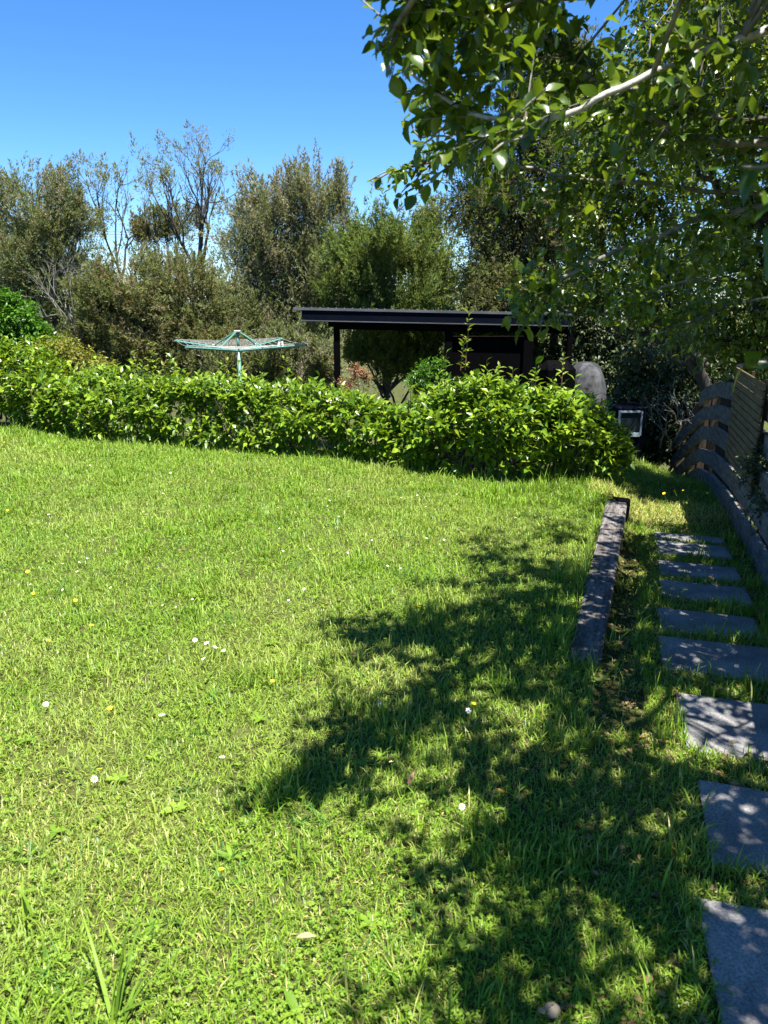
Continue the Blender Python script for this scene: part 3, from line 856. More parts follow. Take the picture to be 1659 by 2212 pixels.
# dark covered shape at the right of the carport
dm = thing('covered_hump', 'dark grey rounded cover with a sunlit curved right side, right of the carport', 'cover', tuple(at(1240, 900, 12.0) * [1, 1, 0] + [0, 0, -1.15]))
c = at(1262, 866, 12.0)
n1, n2 = 22, 14
th = np.linspace(0, 2 * math.pi, n1, endpoint=False); ph = np.linspace(0, 1, n2)
VV = []
for p_ in ph:
    rr = math.cos(p_ * math.pi / 2) ** .62; zz = math.sin(p_ * math.pi / 2) ** .8
    for t_ in th:
        wob = 1 + .035 * math.sin(5 * t_ + 3 * p_) + .03 * math.sin(11 * t_ + 2) + .02 * math.sin(17 * p_ + 3 * t_)
        VV.append((c[0] + .36 * rr * math.cos(t_) * wob, 12.0 + .55 * rr * math.sin(t_) * wob, c[2] - .75 + 1.35 * zz))
fq = [(i * n1 + j, i * n1 + (j + 1) % n1, (i + 1) * n1 + (j + 1) % n1, (i + 1) * n1 + j) for i in range(n2 - 1) for j in range(n1)]
MB().add(VV, fq).build('cover', M['cover'], dm, smooth=True)
c2 = at(1200, 830, 11.5)
MB().box((c2[0], 11.5, c2[2] - .27), (.56, .34, 1.24), bev=.13).build('front_panel', M['black_paint'], dm)

# pale framed pane behind the hedge end
wx = at(1361, 914, 9.4)
wb = thing('garden_box', 'dark blue box with a pale framed pane, half hidden behind the right hedge end', 'box', (wx[0], 9.4, -.6))
MB().box((wx[0] + .02, 9.62, wx[2] - .26), (.36, .4, .9), bev=.01).build('body', M['navy_paint'], wb)
fr = MB()
fr.box((wx[0] - .135, 9.40, wx[2]), (.026, .03, .30)).box((wx[0] + .135, 9.40, wx[2]), (.02, .03, .30))
fr.box((wx[0], 9.40, wx[2] + .14), (.244, .03, .02)).box((wx[0], 9.39, wx[2] - .14), (.244, .05, .045))
wf = fr.build('window_frame', M['pale_frame'], wb)
po = MB().box((wx[0], 9.41, wx[2]), (.25, .008, .27)).build('pane', M['pane'], wb)

# ------------------------------------------------------------------ rotary clothesline
hc = at(515, 757, 14.0)
hz = hc[2]
gz = float(height(hc[0], 14.0))
ho = thing('rotary_clothesline', 'green four armed rotary clothesline standing beyond the hedge', 'clothesline', (hc[0], 14.0, gz))
MB().tube([(hc[0], 14, gz), (hc[0], 14, hz - .03)], .036, 10).build('pole', M['hoist_green'], ho, smooth=True)
MB().tube([(hc[0], 14, hz - .03), (hc[0], 14, hz + .32)], .024, 10).build('mast', M['hoist_green'], ho, smooth=True)
MB().box((hc[0], 14, hz + .335), (.11, .11, .03), bev=.006).build('head_plate', M['galv'], ho)
th = math.radians(25.6)
arms = [(math.cos(th), -math.sin(th)), (math.sin(th), math.cos(th)), (-math.cos(th), math.sin(th)), (-math.sin(th), -math.cos(th))]
RA = 1.42
for ax_, ay_ in arms:
    e0 = np.array([hc[0] + .04 * ax_, 14 + .04 * ay_, hz]); e1 = np.array([hc[0] + RA * ax_, 14 + RA * ay_, hz + .135])
    MB().tube([e0, e1], [.026, .022], 6).build('arm', M['hoist_green'], ho)
    m_ = e0 + (e1 - e0) * .36 + np.array([0, 0, .02])
    MB().tube([(hc[0] + .04 * ax_, 14 + .04 * ay_, hz + .325), m_], .013, 6).build('brace', M['hoist_green'], ho)
    MB().box(m_, (.05, .05, .05), bev=.008).build('bracket', M['galv'], ho)
for q in range(6):
    rr = RA * (0.98 - .115 * q)
    pts = []
    for k in range(5):
        ax_, ay_ = arms[k % 4]
        pts.append(np.array([hc[0] + rr * ax_, 14 + rr * ay_, hz + .135 * rr / RA + .03]))
    full = []
    for k in range(4):
        for t in np.linspace(0, 1, 6)[:-1]: full.append(pts[k] + (pts[k + 1] - pts[k]) * t - np.array([0, 0, .035 * 4 * t * (1 - t)]))
    full.append(pts[4])
    V, F = tube(np.array(full), .003, 4)
    put('line', V, F, M['cord'], ho)
for px, py, tilt, lab in ((512 + 598, 0, .3, 'left white clothes peg on the clothesline'), (0, 0, -.2, 'right white clothes peg on the clothesline')):
    k = 0 if 'left' in lab else 1
    ax_, ay_ = arms[0]
    pk = np.array([hc[0] + 1.02 * ax_ + .06 * k - .12, 14 + 1.02 * ay_ - .12, hz + .145])
    o = MB().box((-.008, 0, 0), (.012, .02, .085), rx=.0).box((.012, 0, .0), (.012, .02, .085)).build('clothes_peg', M['white_plastic'])
    o.location = pk; o.rotation_euler = (0, tilt, .4)
    tag(o, lab, 'clothes peg', 'pegs left on the clothesline')

# ------------------------------------------------------------------ rail fence beside the path
FP = np.array([[1.62, 2.2, .0], [2.05, 3.4, -.08], [2.62, 5.1, -.2], [3.06, 6.6, -.24], [3.45, 7.9, -.36], [3.74, 8.9, -.52], [3.92, 9.7, -.82], [3.98, 10.4, -1.2]])
fen = thing('rail_fence', 'weathered grey five rail timber fence along the right of the path', 'fence', tuple(FP[2]))
def fpt(t):
    i = np.clip(t, 0, len(FP) - 1.0001); k = int(i); f = i - k
    return FP[k] * (1 - f) + FP[k + 1] * f
rails = [(0.00, .17), (.255, .15), (.50, .15), (.735, .15), (.965, .15)]
def rail(zoff, h, t0, t1, thick=.04, out=0.0):
    ts = np.linspace(t0, t1, 7)
    v = []
    for t in ts:
        p = fpt(t); q = fpt(min(t + .05, len(FP) - 1.001)) - fpt(max(t - .05, 0)); q = q[:2] / np.linalg.norm(q[:2]); nr = np.array([-q[1], q[0]])
        for o_, z_ in ((out, 0), (out + thick, 0), (out + thick, h), (out, h)):
            v.append((p[0] + nr[0] * o_, p[1] + nr[1] * o_, p[2] + zoff + z_))
    fs = []
    for k in range(len(ts) - 1):
        for j in range(4): fs.append((k * 4 + j, k * 4 + (j + 1) % 4, (k + 1) * 4 + (j + 1) % 4, (k + 1) * 4 + j))
    fs += [(3, 2, 1, 0), tuple(len(v) - 4 + j for j in range(4))]
    return MB().add(v, fs).build('rail', M['fence_wood'], fen)
spans = [(0.0, 1.496), (1.504, 2.746), (2.754, 3.996), (4.004, 5.4), (5.408, 6.9)]
for zo, h in rails:
    for a0, a1 in spans:
        if zo > .9 and a0 > 4.9: continue
        rail(zo + random.uniform(-.008, .008), h, a0, a1)
for t in (0.05, .75, 1.5, 2.1, 2.75, 3.4, 4.0, 4.7, 5.4, 6.1, 6.85):
    p = fpt(t); q = fpt(min(t + .05, 6.99)) - fpt(max(t - .05, 0)); a = math.atan2(q[1], q[0])
    nr = np.array([-math.sin(a), math.cos(a)])
    MB().box((p[0] - nr[0] * .055, p[1] - nr[1] * .055, p[2] + .48), (.10, .10, 1.34), rz=a, bev=.005).build('post', M['post_wood'], fen)
# slatted screen fixed to the path side of the fence
t0, t1 = 2.06, 2.92
pa, pb = fpt(t0), fpt(t1)
a = math.atan2(pb[1] - pa[1], pb[0] - pa[0]); nr = np.array([-math.sin(a), math.cos(a)]); Ls = np.linalg.norm(pb[:2] - pa[:2])
cen = (pa + pb) / 2
sc_ = thing('slat_screen', 'warm brown screen of narrow horizontal slats fixed on the path fence', 'screen', (cen[0] + nr[0] * .09, cen[1] + nr[1] * .09, .25))
for q in range(14):
    zz = .30 + q * .0545
    MB().box((cen[0] + nr[0] * .085, cen[1] + nr[1] * .085, zz), (Ls + random.uniform(-.015, .015), .016, .046), rz=a, bev=.003, jit=.001).build('slat', M['slat_wood'], sc_)
for u in (-.46, -.02, .46):
    MB().box((cen[0] + nr[0] * .064 + math.cos(a) * u * Ls, cen[1] + nr[1] * .064 + math.sin(a) * u * Ls, .655), (.045, .022, .80), rz=a).build('batten', M['post_wood'], sc_)

# ------------------------------------------------------------------ leaf parts: the biggest as single leaves, the rest joined
LEAF_ME = {}
def leaf_split(root_, arr, mat, tp=LEAF8, limit=300, name='leaf', rest='foliage', min_dep=0.6, hi=None):
    P, D, N, L, W = arr
    if limit:
        px, py, dep = proj(P)
        ok = (px > 5) & (px < 1650) & (py > 5) & (py < 2200) & (dep > min_dep)
        size = np.where(ok, L / dep, 0)
        idx = np.argsort(-size)[:limit]
        idx = idx[size[idx] > 0]
        tps = LEAFV if (hi or tp) is LEAF8 else [hi or tp]
        mes = []
        for q, t in enumerate(tps):
            key = (mat.name, q, len(t[0]))
            if key not in LEAF_ME: LEAF_ME[key] = raw_mesh(name, t[0], t[1], mat, True)
            mes.append(LEAF_ME[key])
        from mathutils import Matrix
        Dn, Nn, Sn = frame(D[idx], N[idx])
        base = np.array(root_.location)
        for k, i in enumerate(idx):
            o = bpy.data.objects.new(name, mes[k % len(mes)]); COL.objects.link(o); o.parent = root_
            m = np.eye(4)
            m[:3, 0] = Sn[k] * W[i]; m[:3, 1] = Dn[k] * L[i]; m[:3, 2] = Nn[k] * L[i]; m[:3, 3] = P[i] - base
            o.matrix_basis = Matrix(m.tolist())
        sel = np.ones(len(P), bool); sel[idx] = False
        P, D, N, L, W = P[sel], D[sel], N[sel], L[sel], W[sel]
    if tp is LEAF8:
        vs, fs, n0 = [], [], 0
        for q in range(3):
            a_, b_ = place(LEAFV[q], P[q::3], D[q::3], N[q::3], L[q::3], W[q::3])
            vs.append(a_); fs.append(b_ + n0); n0 += len(a_)
        V, F = np.concatenate(vs), np.concatenate(fs)
    else: V, F = place(tp, P, D, N, L, W)
    o = put(rest, V, F, mat, root_, smooth=True)
    o['kind'] = 'stuff'
    return o

def cat_arr(lst): return tuple(np.concatenate([q[i] for q in lst]) for i in range(5))

# ------------------------------------------------------------------ the hedge shrubs
def hedge_shrub(name, label, pts, dens, leafL, seed, shoots=(), flowers=0, stems=60):
    """pts: (front base x, y, height, depth) along the shrub."""
    pts = np.array(pts, float)
    seg = np.linalg.norm(np.diff(pts[:, :2], axis=0), axis=1); cum = np.concatenate([[0], np.cumsum(seg)]); Ltot = cum[-1]
    root_ = thing(name, label, 'hedge', (float(pts[:, 0].mean()), float(pts[:, 1].mean() + .4), 0), 'hedge shrubs behind the lawn')
    n = int(Ltot * 1.9 * dens * 1.55)
    u = R.uniform(0, Ltot, n); a = 2.3 * R.random(n) ** 1.35
    def at_u(u):
        q = [np.interp(u, cum, pts[:, k]) for k in range(4)]
        return q
    def surf(u, a, sh):
        x0, y0, H, T = at_u(u)
        ends = np.clip(np.minimum(u, Ltot - u) / .45, 0, 1) ** .5
        Hh = H * (0.72 + .28 * ends) * (.80 + .22 * vnoise(u * 1.0 + seed, a * .3, .75) + .20 * vnoise(u + seed * 2, a * .4, .28))
        ac = .5 - .5 * np.sign(np.cos(a)) * np.abs(np.cos(a)) ** .75
        zz = np.abs(np.sin(np.clip(a, 0, math.pi))) ** .62
        bulge = .16 * np.sin(np.clip(a, 0, math.pi)) + .22 * (vnoise(u + seed * 3, a * 1.1, .45) - .5)
        x = x0 + 0 * a; y = y0 + .12 + T * ac - bulge
        z = .05 + (Hh - .12) * zz
        c = np.stack([x0, y0 + .1 + T * .5, .35 * H], 1)
        p = np.stack([x, y, z], 1)
        p = c + (p - c) * sh[:, None]
        return p, nrm(p - c)
    sh = 1 - .33 * R.random(n) ** 2.2
    p, nr_ = surf(u, a, sh)
    d = nrm(nr_ * .8 + np.array([0, 0, .75]) + R.normal(0, .3, (n, 3)))
    ln = R.uniform(.13, .28, n)
    ln = np.where((R.random(n) < .07) & (a > 1.0), ln * R.uniform(1.4, 2.2, n), ln)
    d = np.where((ln > .3)[:, None], nrm(d + np.array([0, 0, 1.4])), d)
    (tv, tf), arr = sprays(p - d * np.minimum(ln, .22)[:, None] * .7, d, ln, 10, leafL, .44, droop=.08, spread=1.0, hang=.25, twf=.5)
    arrs = [arr]; wd = Wood(); wd.raw(tv, tf)
    # inner woody stems
    for q in range(stems):
        uu = np.array([R.uniform(.1, Ltot - .1)])
        x0, y0, H, T = [float(v[0]) for v in at_u(uu)]
        b0 = (x0 + R.normal(0, .05), y0 + .2 + R.random() * T * .5, 0); t0_ = (b0[0] + R.normal(0, .18), b0[1] + R.normal(0, .15) - .05, H * R.uniform(.5, .9))
        wd.add(bend(b0, t0_, n=4, wob=.05), np.linspace(.011, .004, 4), 4)
    shoot_objs = []
    for (b0, e0, nl, lL) in shoots:
        b0 = np.array(b0); e0 = np.array(e0)
        (sv, sf), ar = sprays(b0[None], (e0 - b0)[None], np.linalg.norm(e0 - b0), nl, lL, .42, droop=0.0, spread=1.0, hang=.15)
        ss = Wood(); ss.add(bend(b0, e0, n=4, wob=.01), np.linspace(.006, .0025, 4), 5)
        so = ss.build('shoot', M['stem_red'], root_)
        V, F = place(LEAF8, *ar)
        so2 = put('shoot_leaves', V - np.array(root_.location), F, M['fresh'], so, smooth=True)
        so2['kind'] = 'stuff'
    wd.build('stems', M['twig'], root_)
    leaf_split(root_, cat_arr(arrs), M['hedge'], LEAF4, hi=LEAF8)
    if flowers:
        fu = R.uniform(.2, Ltot - .2, flowers) if flowers < 30 else R.uniform(.2, Ltot - .2, flowers); fa = R.uniform(.25, 1.7, flowers)
        fp, fn = surf(fu, fa, np.full(flowers, 1.06))
        # one flat flower head: a ring of florets
        fv, ff = [], []
        k = 12
        ang_ = R.uniform(0, 6.28, k); rad_ = np.sqrt(R.random(k)) * .026
        P_ = np.stack([np.cos(ang_) * rad_, np.sin(ang_) * rad_, R.uniform(-.004, .004, k)], 1)
        Dd = nrm(np.stack([np.cos(ang_ + 1), np.sin(ang_ + 1), R.normal(.1, .2, k)], 1))
        Vv, Ff = place(ROUND, P_, Dd, np.tile([[0, 0, 1.0]], (k, 1)) + R.normal(0, .15, (k, 3)), .017, .016)
        me = raw_mesh('flower_head', Vv, Ff, M['pinkpetal'], True)
        for q in range(flowers):
            o = bpy.data.objects.new('flower_head', me); COL.objects.link(o); o.parent = root_
            o.location = fp[q] - np.array(root_.location)
            o.rotation_euler = (R.normal(.35, .25), R.normal(0, .25), R.uniform(0, 6))
            o.scale = (s_q := R.uniform(.7, 1.25), s_q, s_q)
    return root_

hedge_shrub('hedge_shrub', 'leafy green hedge shrub at the left frame edge, dotted with white flower heads',
            [(-6.4, 10.0, 1.1, 1.3), (-5.4, 9.6, 1.06, 1.3), (-4.6, 9.35, .98, 1.2), (-3.9, 9.15, .74, 1.1)], 118, .096, 1.7, flowers=16, stems=50)
hedge_shrub('hedge_shrub', 'long low yellow green hedge shrub filling the middle of the lawn edge',
            [(-4.15, 9.0, .66, 1.1), (-3.4, 8.75, .70, 1.1), (-2.79, 8.55, .72, 1.1), (-1.9, 8.2, .80, 1.1), (-1.1, 7.85, .68, 1.1), (-.5, 7.6, .64, 1.0), (0.1, 7.2, .60, 1.0), (.35, 7.0, .60, 1.0)], 118, .092, 5.3,
            shoots=[(at(318, 812, 9.1), at(330, 742, 9.1), 16, .075), (at(300, 815, 9.0), at(290, 765, 9.0), 10, .07), (at(345, 812, 9.1), at(362, 770, 9.1), 10, .07),
                    (at(492, 815, 8.9), at(490, 775, 8.9), 9, .07), (at(505, 812, 8.8), at(540, 786, 8.8), 8, .07)], flowers=20, stems=90)
hedge_shrub('hedge_shrub', 'tall mounded hedge shrub at the right end, with an upright shoot above it',
            [(.25, 7.0, .68, 1.0), (.55, 6.78, .84, 1.1), (.9, 6.6, 1.0, 1.1), (1.25, 6.55, .80, 1.1), (1.6, 6.6, .76, 1.1), (1.95, 6.72, .68, 1.0), (2.27, 6.9, .54, .9)], 128, .094, 9.1,
            shoots=[(at(1005, 800, 7.2), at(1013, 676, 7.2), 26, .072), (at(995, 800, 7.2), at(1003, 735, 7.2), 14, .075), (at(1212, 850, 7.2), at(1217, 768, 7.2), 12, .07),
                    (at(1065, 820, 7.1), at(1080, 790, 7.1), 9, .075)], flowers=4, stems=60)

# ------------------------------------------------------------------ broadleaf shrubs and trees
def broad_plant(name, label, blobs, Y, base_px, mat, dens, leafL, ratio, cat, r0=.05, nl=9, ln=(.18, .4), group=None, limit=0, tp=LEAF4, up_=.35, thick=.8, hang=.35, fork=.4, rmin=.5, bark='bark', zoff=0, reject=None, kk=6, extra=None):
    ells = ellipsoids(blobs, Y, thick)
    bp = at(base_px, 850, Y); bp[2] = float(height(bp[0], bp[1])) - .03
    rt = thing(name, label, cat, bp, group)
    wd = Wood(); limbs(wd, bp, ells, r0, fork=fork, k=kk)
    SS, DD = [], []
    for e in ells:
        area = 4 * math.pi * ((e[1][0] * e[1][1]) ** 1.6 + (e[1][0] * e[1][2]) ** 1.6 + (e[1][1] * e[1][2]) ** 1.6) ** (1 / 1.6) / 3 ** (1 / 1.6)
        n = max(6, int(area * dens * 1.9))
        p, d = shell(e, n, rmin)
        SS.append(p); DD.append(nrm(d * .8 + np.array([0, 0, up_]) + R.normal(0, .35, (n, 3))))
    if extra is not None: SS.append(extra); DD.append(nrm(R.normal(0, 1, extra.shape) * [1, 1, .5]))
    S = np.concatenate(SS); D = np.concatenate(DD)
    if reject is not None:
        k = ~reject(S); S = S[k]; D = D[k]
    lnn = R.uniform(ln[0], ln[1], len(S))
    (tv, tf), arr = sprays(S - D * lnn[:, None] * .6, D, lnn, nl, leafL, ratio, droop=.18, hang=hang, twf=.3)
    wd.raw(tv, tf)
    wd.build('trunk', M[bark], rt)
    leaf_split(rt, arr, M[mat], tp, limit, rest='crown')
    return rt

LIT = np.array([2.52, 6.40])                        # the sunlit patch of grass on the path
def shades_lit(S):
    g = S[:, :2] + OFF * (S[:, 2:3] + .2)
    return (((g - LIT) / np.array([.72, .44])) ** 2).sum(1) < 1

broad_plant('bright_shrub', 'glossy bright green shrub rising behind the hedge at the left edge',
            [(20, 690, 60, 45), (55, 730, 45, 35), (-30, 700, 60, 70), (80, 725, 26, 28), (10, 650, 30, 22), (55, 765, 45, 28), (112, 748, 26, 24)], 10.9, 15, 'brightbush', 95, .07, .5, 'shrub', limit=0, ln=(.12, .25))
broad_plant('amber_shrub', 'olive yellow shrub between the bright green shrub and the dead branches',
            [(130, 762, 48, 36), (175, 782, 42, 32), (100, 780, 45, 38), (220, 798, 35, 24)], 10.6, 140, 'amberbush', 100, .055, .42, 'shrub', ln=(.12, .24))
broad_plant('rust_plant', 'small rusty orange plant beside the left carport post',
            [(772, 800, 16, 18), (752, 826, 22, 10), (790, 815, 12, 14)], 10.8, 765, 'rust_plant', 160, .04, .5, 'plant', r0=.015, ln=(.08, .16))
broad_plant('young_shrub', 'fresh green feathery shrub at the foot of the middle carport post',
            [(925, 800, 30, 22), (905, 820, 30, 18), (950, 790, 18, 16)], 10.2, 925, 'brightbush', 130, .05, .36, 'shrub', r0=.02, ln=(.1, .2))
broad_plant('dark_shrub', 'dark tangled undergrowth shrub behind the covered hump',
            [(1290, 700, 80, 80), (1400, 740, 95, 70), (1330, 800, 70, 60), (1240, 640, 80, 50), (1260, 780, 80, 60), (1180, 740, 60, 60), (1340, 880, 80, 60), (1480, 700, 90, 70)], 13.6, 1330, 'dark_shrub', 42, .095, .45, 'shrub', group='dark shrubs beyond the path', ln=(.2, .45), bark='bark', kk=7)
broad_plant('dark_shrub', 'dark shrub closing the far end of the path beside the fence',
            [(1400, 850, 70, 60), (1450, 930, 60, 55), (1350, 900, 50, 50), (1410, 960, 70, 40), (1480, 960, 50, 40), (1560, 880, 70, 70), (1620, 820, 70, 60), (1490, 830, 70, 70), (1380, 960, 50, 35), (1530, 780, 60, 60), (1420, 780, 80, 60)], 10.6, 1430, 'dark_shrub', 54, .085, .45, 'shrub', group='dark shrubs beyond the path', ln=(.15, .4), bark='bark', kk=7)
broad_plant('boundary_tree', 'sunlit yellow green broadleaf tree behind the fence, mid right',
            [(1290, 460, 90, 70), (1400, 380, 120, 90), (1330, 590, 110, 60), (1490, 520, 120, 90), (1300, 270, 100, 80), (1440, 640, 100, 60), (1400, 200, 120, 90), (1250, 640, 60, 40)], 9.6, 1640, 'pittofar', 50, .066, .5, 'tree',
            r0=.10, group='broadleaf trees along the fence', fork=.45, ln=(.2, .45), reject=shades_lit)
n = 2000
ge = np.stack([R.uniform(2.0, 5.0, n), R.uniform(6.2, 11.5, n)], 1); ze = R.uniform(2.9, 4.6, n)
ge = np.where((ge[:, :1] < 2.5) & (ge[:, 1:] < 7.4), ge + [0.9, 0], ge)
EX = np.stack([ge[:, 0] - OFF[0] * ze, ge[:, 1] - OFF[1] * ze, ze], 1)  # extra foliage added to shade the far fence and path end
ex_, ey_, _ = proj(EX)
EX = EX[ex_ > 1330]
ge = np.stack([R.uniform(1.7, 2.7, 420), R.uniform(6.75, 8.2, 420)], 1); ze = R.uniform(2.8, 3.8, 420)
EX = np.concatenate([EX, np.stack([ge[:, 0] - OFF[0] * ze, ge[:, 1] - OFF[1] * ze, ze], 1)])  # more sprays added to shade the right hedge end
broad_plant('boundary_tree', 'large shaded broadleaf tree over the fence at the right edge',
            [(1600, 600, 120, 110), (1560, 720, 120, 50), (1650, 450, 110, 100), (1520, 220, 140, 110), (1660, 160, 150, 150), (1500, 60, 140, 100), (1640, 770, 70, 40), (1800, 500, 160, 200), (1850, 200, 160, 200), (1750, 720, 120, 80), (1600, -100, 200, 120)], 6.9, 1780, 'pittofar', 34, .068, .5, 'tree',  # crown parts right of the view are unseen, added for shade
            r0=.11, group='broadleaf trees along the fence', fork=.45, ln=(.2, .45), reject=shades_lit, extra=EX)
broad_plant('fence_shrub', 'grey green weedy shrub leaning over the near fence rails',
            [(1640, 1010, 40, 40, -.1), (1660, 1080, 40, 40, -.3), (1700, 1000, 60, 60)], 5.25, 1690, 'dark_shrub', 95, .035, .6, 'shrub', r0=.015, ln=(.1, .2))

# ------------------------------------------------------------------ the overhanging tree in front
tree = thing('overhanging_tree', 'glossy leaved tree whose branches overhang the path from the right', 'tree', (3.0, 3.1, -.1))
tw = Wood()
fork_ = np.array([2.75, 3.0, 1.7])
tw.add(bend((3.0, 3.1, -.15), fork_, n=6, wob=.015), np.linspace(.13, .10, 6), 10)
LIMB = []                                            # points on limbs, for attaching twigs
PALE = Wood()
def limb(pts, r0, r1, join=True, n=6, wd=None):
    P = np.array([at(*q) if len(q) == 3 and abs(q[0]) > 40 else np.array(q, float) for q in pts])
    if join: P = np.concatenate([fork_[None], P])
    # smooth the polyline
    t = np.linspace(0, len(P) - 1, len(P) * 4)
    Q = np.stack([np.interp(t, np.arange(len(P)), P[:, k]) for k in range(3)], 1)
    for _ in range(2): Q[1:-1] = (Q[:-2] + 2 * Q[1:-1] + Q[2:]) / 4
    Q[1:-1] += R.normal(0, .002 if wd else .005, Q[1:-1].shape)
    (wd or tw).add(Q, np.linspace(r0 * .55, r1, len(Q)), n)
    LIMB.append(Q)
    return Q
limb([(1760, -80, 2.2), (1165, 0, 2.0), (1096, 25, 1.8), (1006, 24, 1.7), (900, 19, 1.62), (860, 60, 1.58), (825, 100, 1.55)], .026, .003)
limb([(1780, 330, 2.9), (1500, 300, 2.8), (1350, 225, 2.7), (1210, 115, 2.7), (1130, 35, 2.7), (1060, -20, 2.7)], .028, .005)
GREY = limb([(1780, 20, 1.75), (1659, 65, 1.68), (1560, 98, 1.66), (1440, 145, 1.64), (1290, 215, 1.62), (1175, 266, 1.62), (1110, 262, 1.66), (1030, 250, 1.7), (960, 215, 1.75), (890, 160, 1.8)], .017, .003, n=8, wd=PALE)
limb([(1760, 440, 3.2), (1649, 424, 3.2), (1412, 397, 3.15), (1251, 392, 3.1), (1098, 347, 3.05), (1019, 341, 3.0), (927, 346, 3.0), (834, 381, 2.95), (796, 390, 2.95)], .022, .0025)
limb([(1780, 430, 2.9), (1649, 451, 2.8), (1547, 467, 2.75), (1412, 510, 2.65), (1278, 569, 2.6), (1190, 615, 2.5), (1140, 665, 2.4), (1130, 700, 2.35)], .024, .003)
limb([(1780, 250, 3.1), (1649, 258, 3.0), (1520, 252, 2.9), (1385, 193, 2.8), (1250, 180, 2.8), (1100, 130, 2.8), (980, 90, 2.7)], .024, .004)
limb([(1780, 700, 3.4), (1620, 600, 3.3), (1500, 600, 3.2), (1350, 640, 3.2)], .02, .004)
for pts in ([(1780, 120, 3.3), (1600, 180, 3.3), (1440, 240, 3.2), (1300, 330, 3.2), (1200, 430, 3.1)], [(1780, 560, 3.6), (1600, 520, 3.6), (1450, 560, 3.5), (1300, 680, 3.4)],
            [(1780, 640, 3.0), (1640, 640, 3.0), (1520, 680, 3.0), (1420, 720, 3.0)], [(1780, 330, 3.6), (1560, 330, 3.6), (1380, 310, 3.5), (1200, 240, 3.4)]):
    limb(pts, .014, .003, n=5)
limb([(916, 381, 3.0), (874, 420, 3.0), (853, 430, 3.0)], .004, .002, join=False)
limb([(1040, 250, 2.05), (980, 290, 2.1), (910, 300, 2.15), (885, 260, 2.15)], .006, .002, join=False)
limb([(1100, 130, 2.8), (1010, 180, 2.6), (930, 210, 2.5), (880, 215, 2.45)], .008, .002, join=False)
# limbs of the canopy above the frame
fork2 = np.array([2.8, 2.9, 3.0])
tw.add(bend(fork_, fork2, n=4, wob=.01), np.linspace(.09, .06, 4), 8)
for e in ((.3, 2.3, 2.95), (.2, 1.6, 2.9), (.9, 3.6, 3.1), (1.0, 1.2, 3.2), (1.6, 4.6, 3.3), (1.7, 2.4, 3.4), (2.0, 5.4, 3.6), (2.4, 1.2, 3.3), (3.4, 4.4, 3.6), (3.2, 2.0, 3.6), (.7, 2.9, 2.9)):
    Q = bend(fork2, e, n=9, wob=.03, up=.03); tw.add(Q, np.linspace(.045, .007, 9), 6); LIMB.append(Q)

XMIN_Y = [-60, 0, 60, 130, 180, 250, 300, 340, 360, 395, 430, 470, 520, 600, 690, 720, 760]
XMIN_X = [790, 800, 785, 800, 850, 868, 875, 905, 800, 800, 850, 1000, 1060, 1075, 1090, 1120, 1600]
def bad_view(P):
    px, py, dep = proj(P)
    xm = np.interp(py, XMIN_Y, XMIN_X)
    vis = (py > -60) & (py < 2300) & (px > -80) & (px < 1740)
    return vis & ((px < xm) | (dep < 1.35) | (py > 740))

# shaded area on the lawn and path, in ground coordinates
SHADE = [(1.75, 7.3), (1.55, 6.3), (1.15, 5.7), (.80, 5.0), (.58, 4.45), (.72, 4.05), (.48, 3.75), (.05, 3.6), (-.32, 3.48), (-.2, 3.2), (.24, 3.05), (.14, 2.85), (-.2, 2.74), (-.24, 2.55), (-.06, 2.2),
         (-.14, 2.0), (.0, 1.8), (.04, 1.5), (.08, 1.0), (.3, .3), (4.5, .3), (4.5, 6.3), (3.2, 7.4), (2.4, 7.8)]
S_all, D_all, L_all_ = [], [], []
# twigs along the visible limbs
NV = len(LIMB) - 11
for Q in LIMB[:NV]:
    seg = np.linalg.norm(np.diff(Q, axis=0), axis=1); tot = seg.sum()
    n = int(tot / (.07 if Q is GREY else .036))
    t = np.sort(R.uniform(.22 if tot > 2 else 0, 1, n)) * (len(Q) - 1)
    P = np.stack([np.interp(t, np.arange(len(Q)), Q[:, k]) for k in range(3)], 1)
    T_ = nrm(np.stack([np.interp(t, np.arange(len(Q)), np.gradient(Q[:, k])) for k in range(3)], 1))
    d = nrm(T_ * .7 + R.normal(0, .65, P.shape) + np.array([0, 0, -.05]))
    ln = R.uniform(.08, .26, n)
    k = ~bad_view(P + d * ln[:, None])
    S_all.append(P[k]); D_all.append(d[k]); L_all_.append(ln[k])
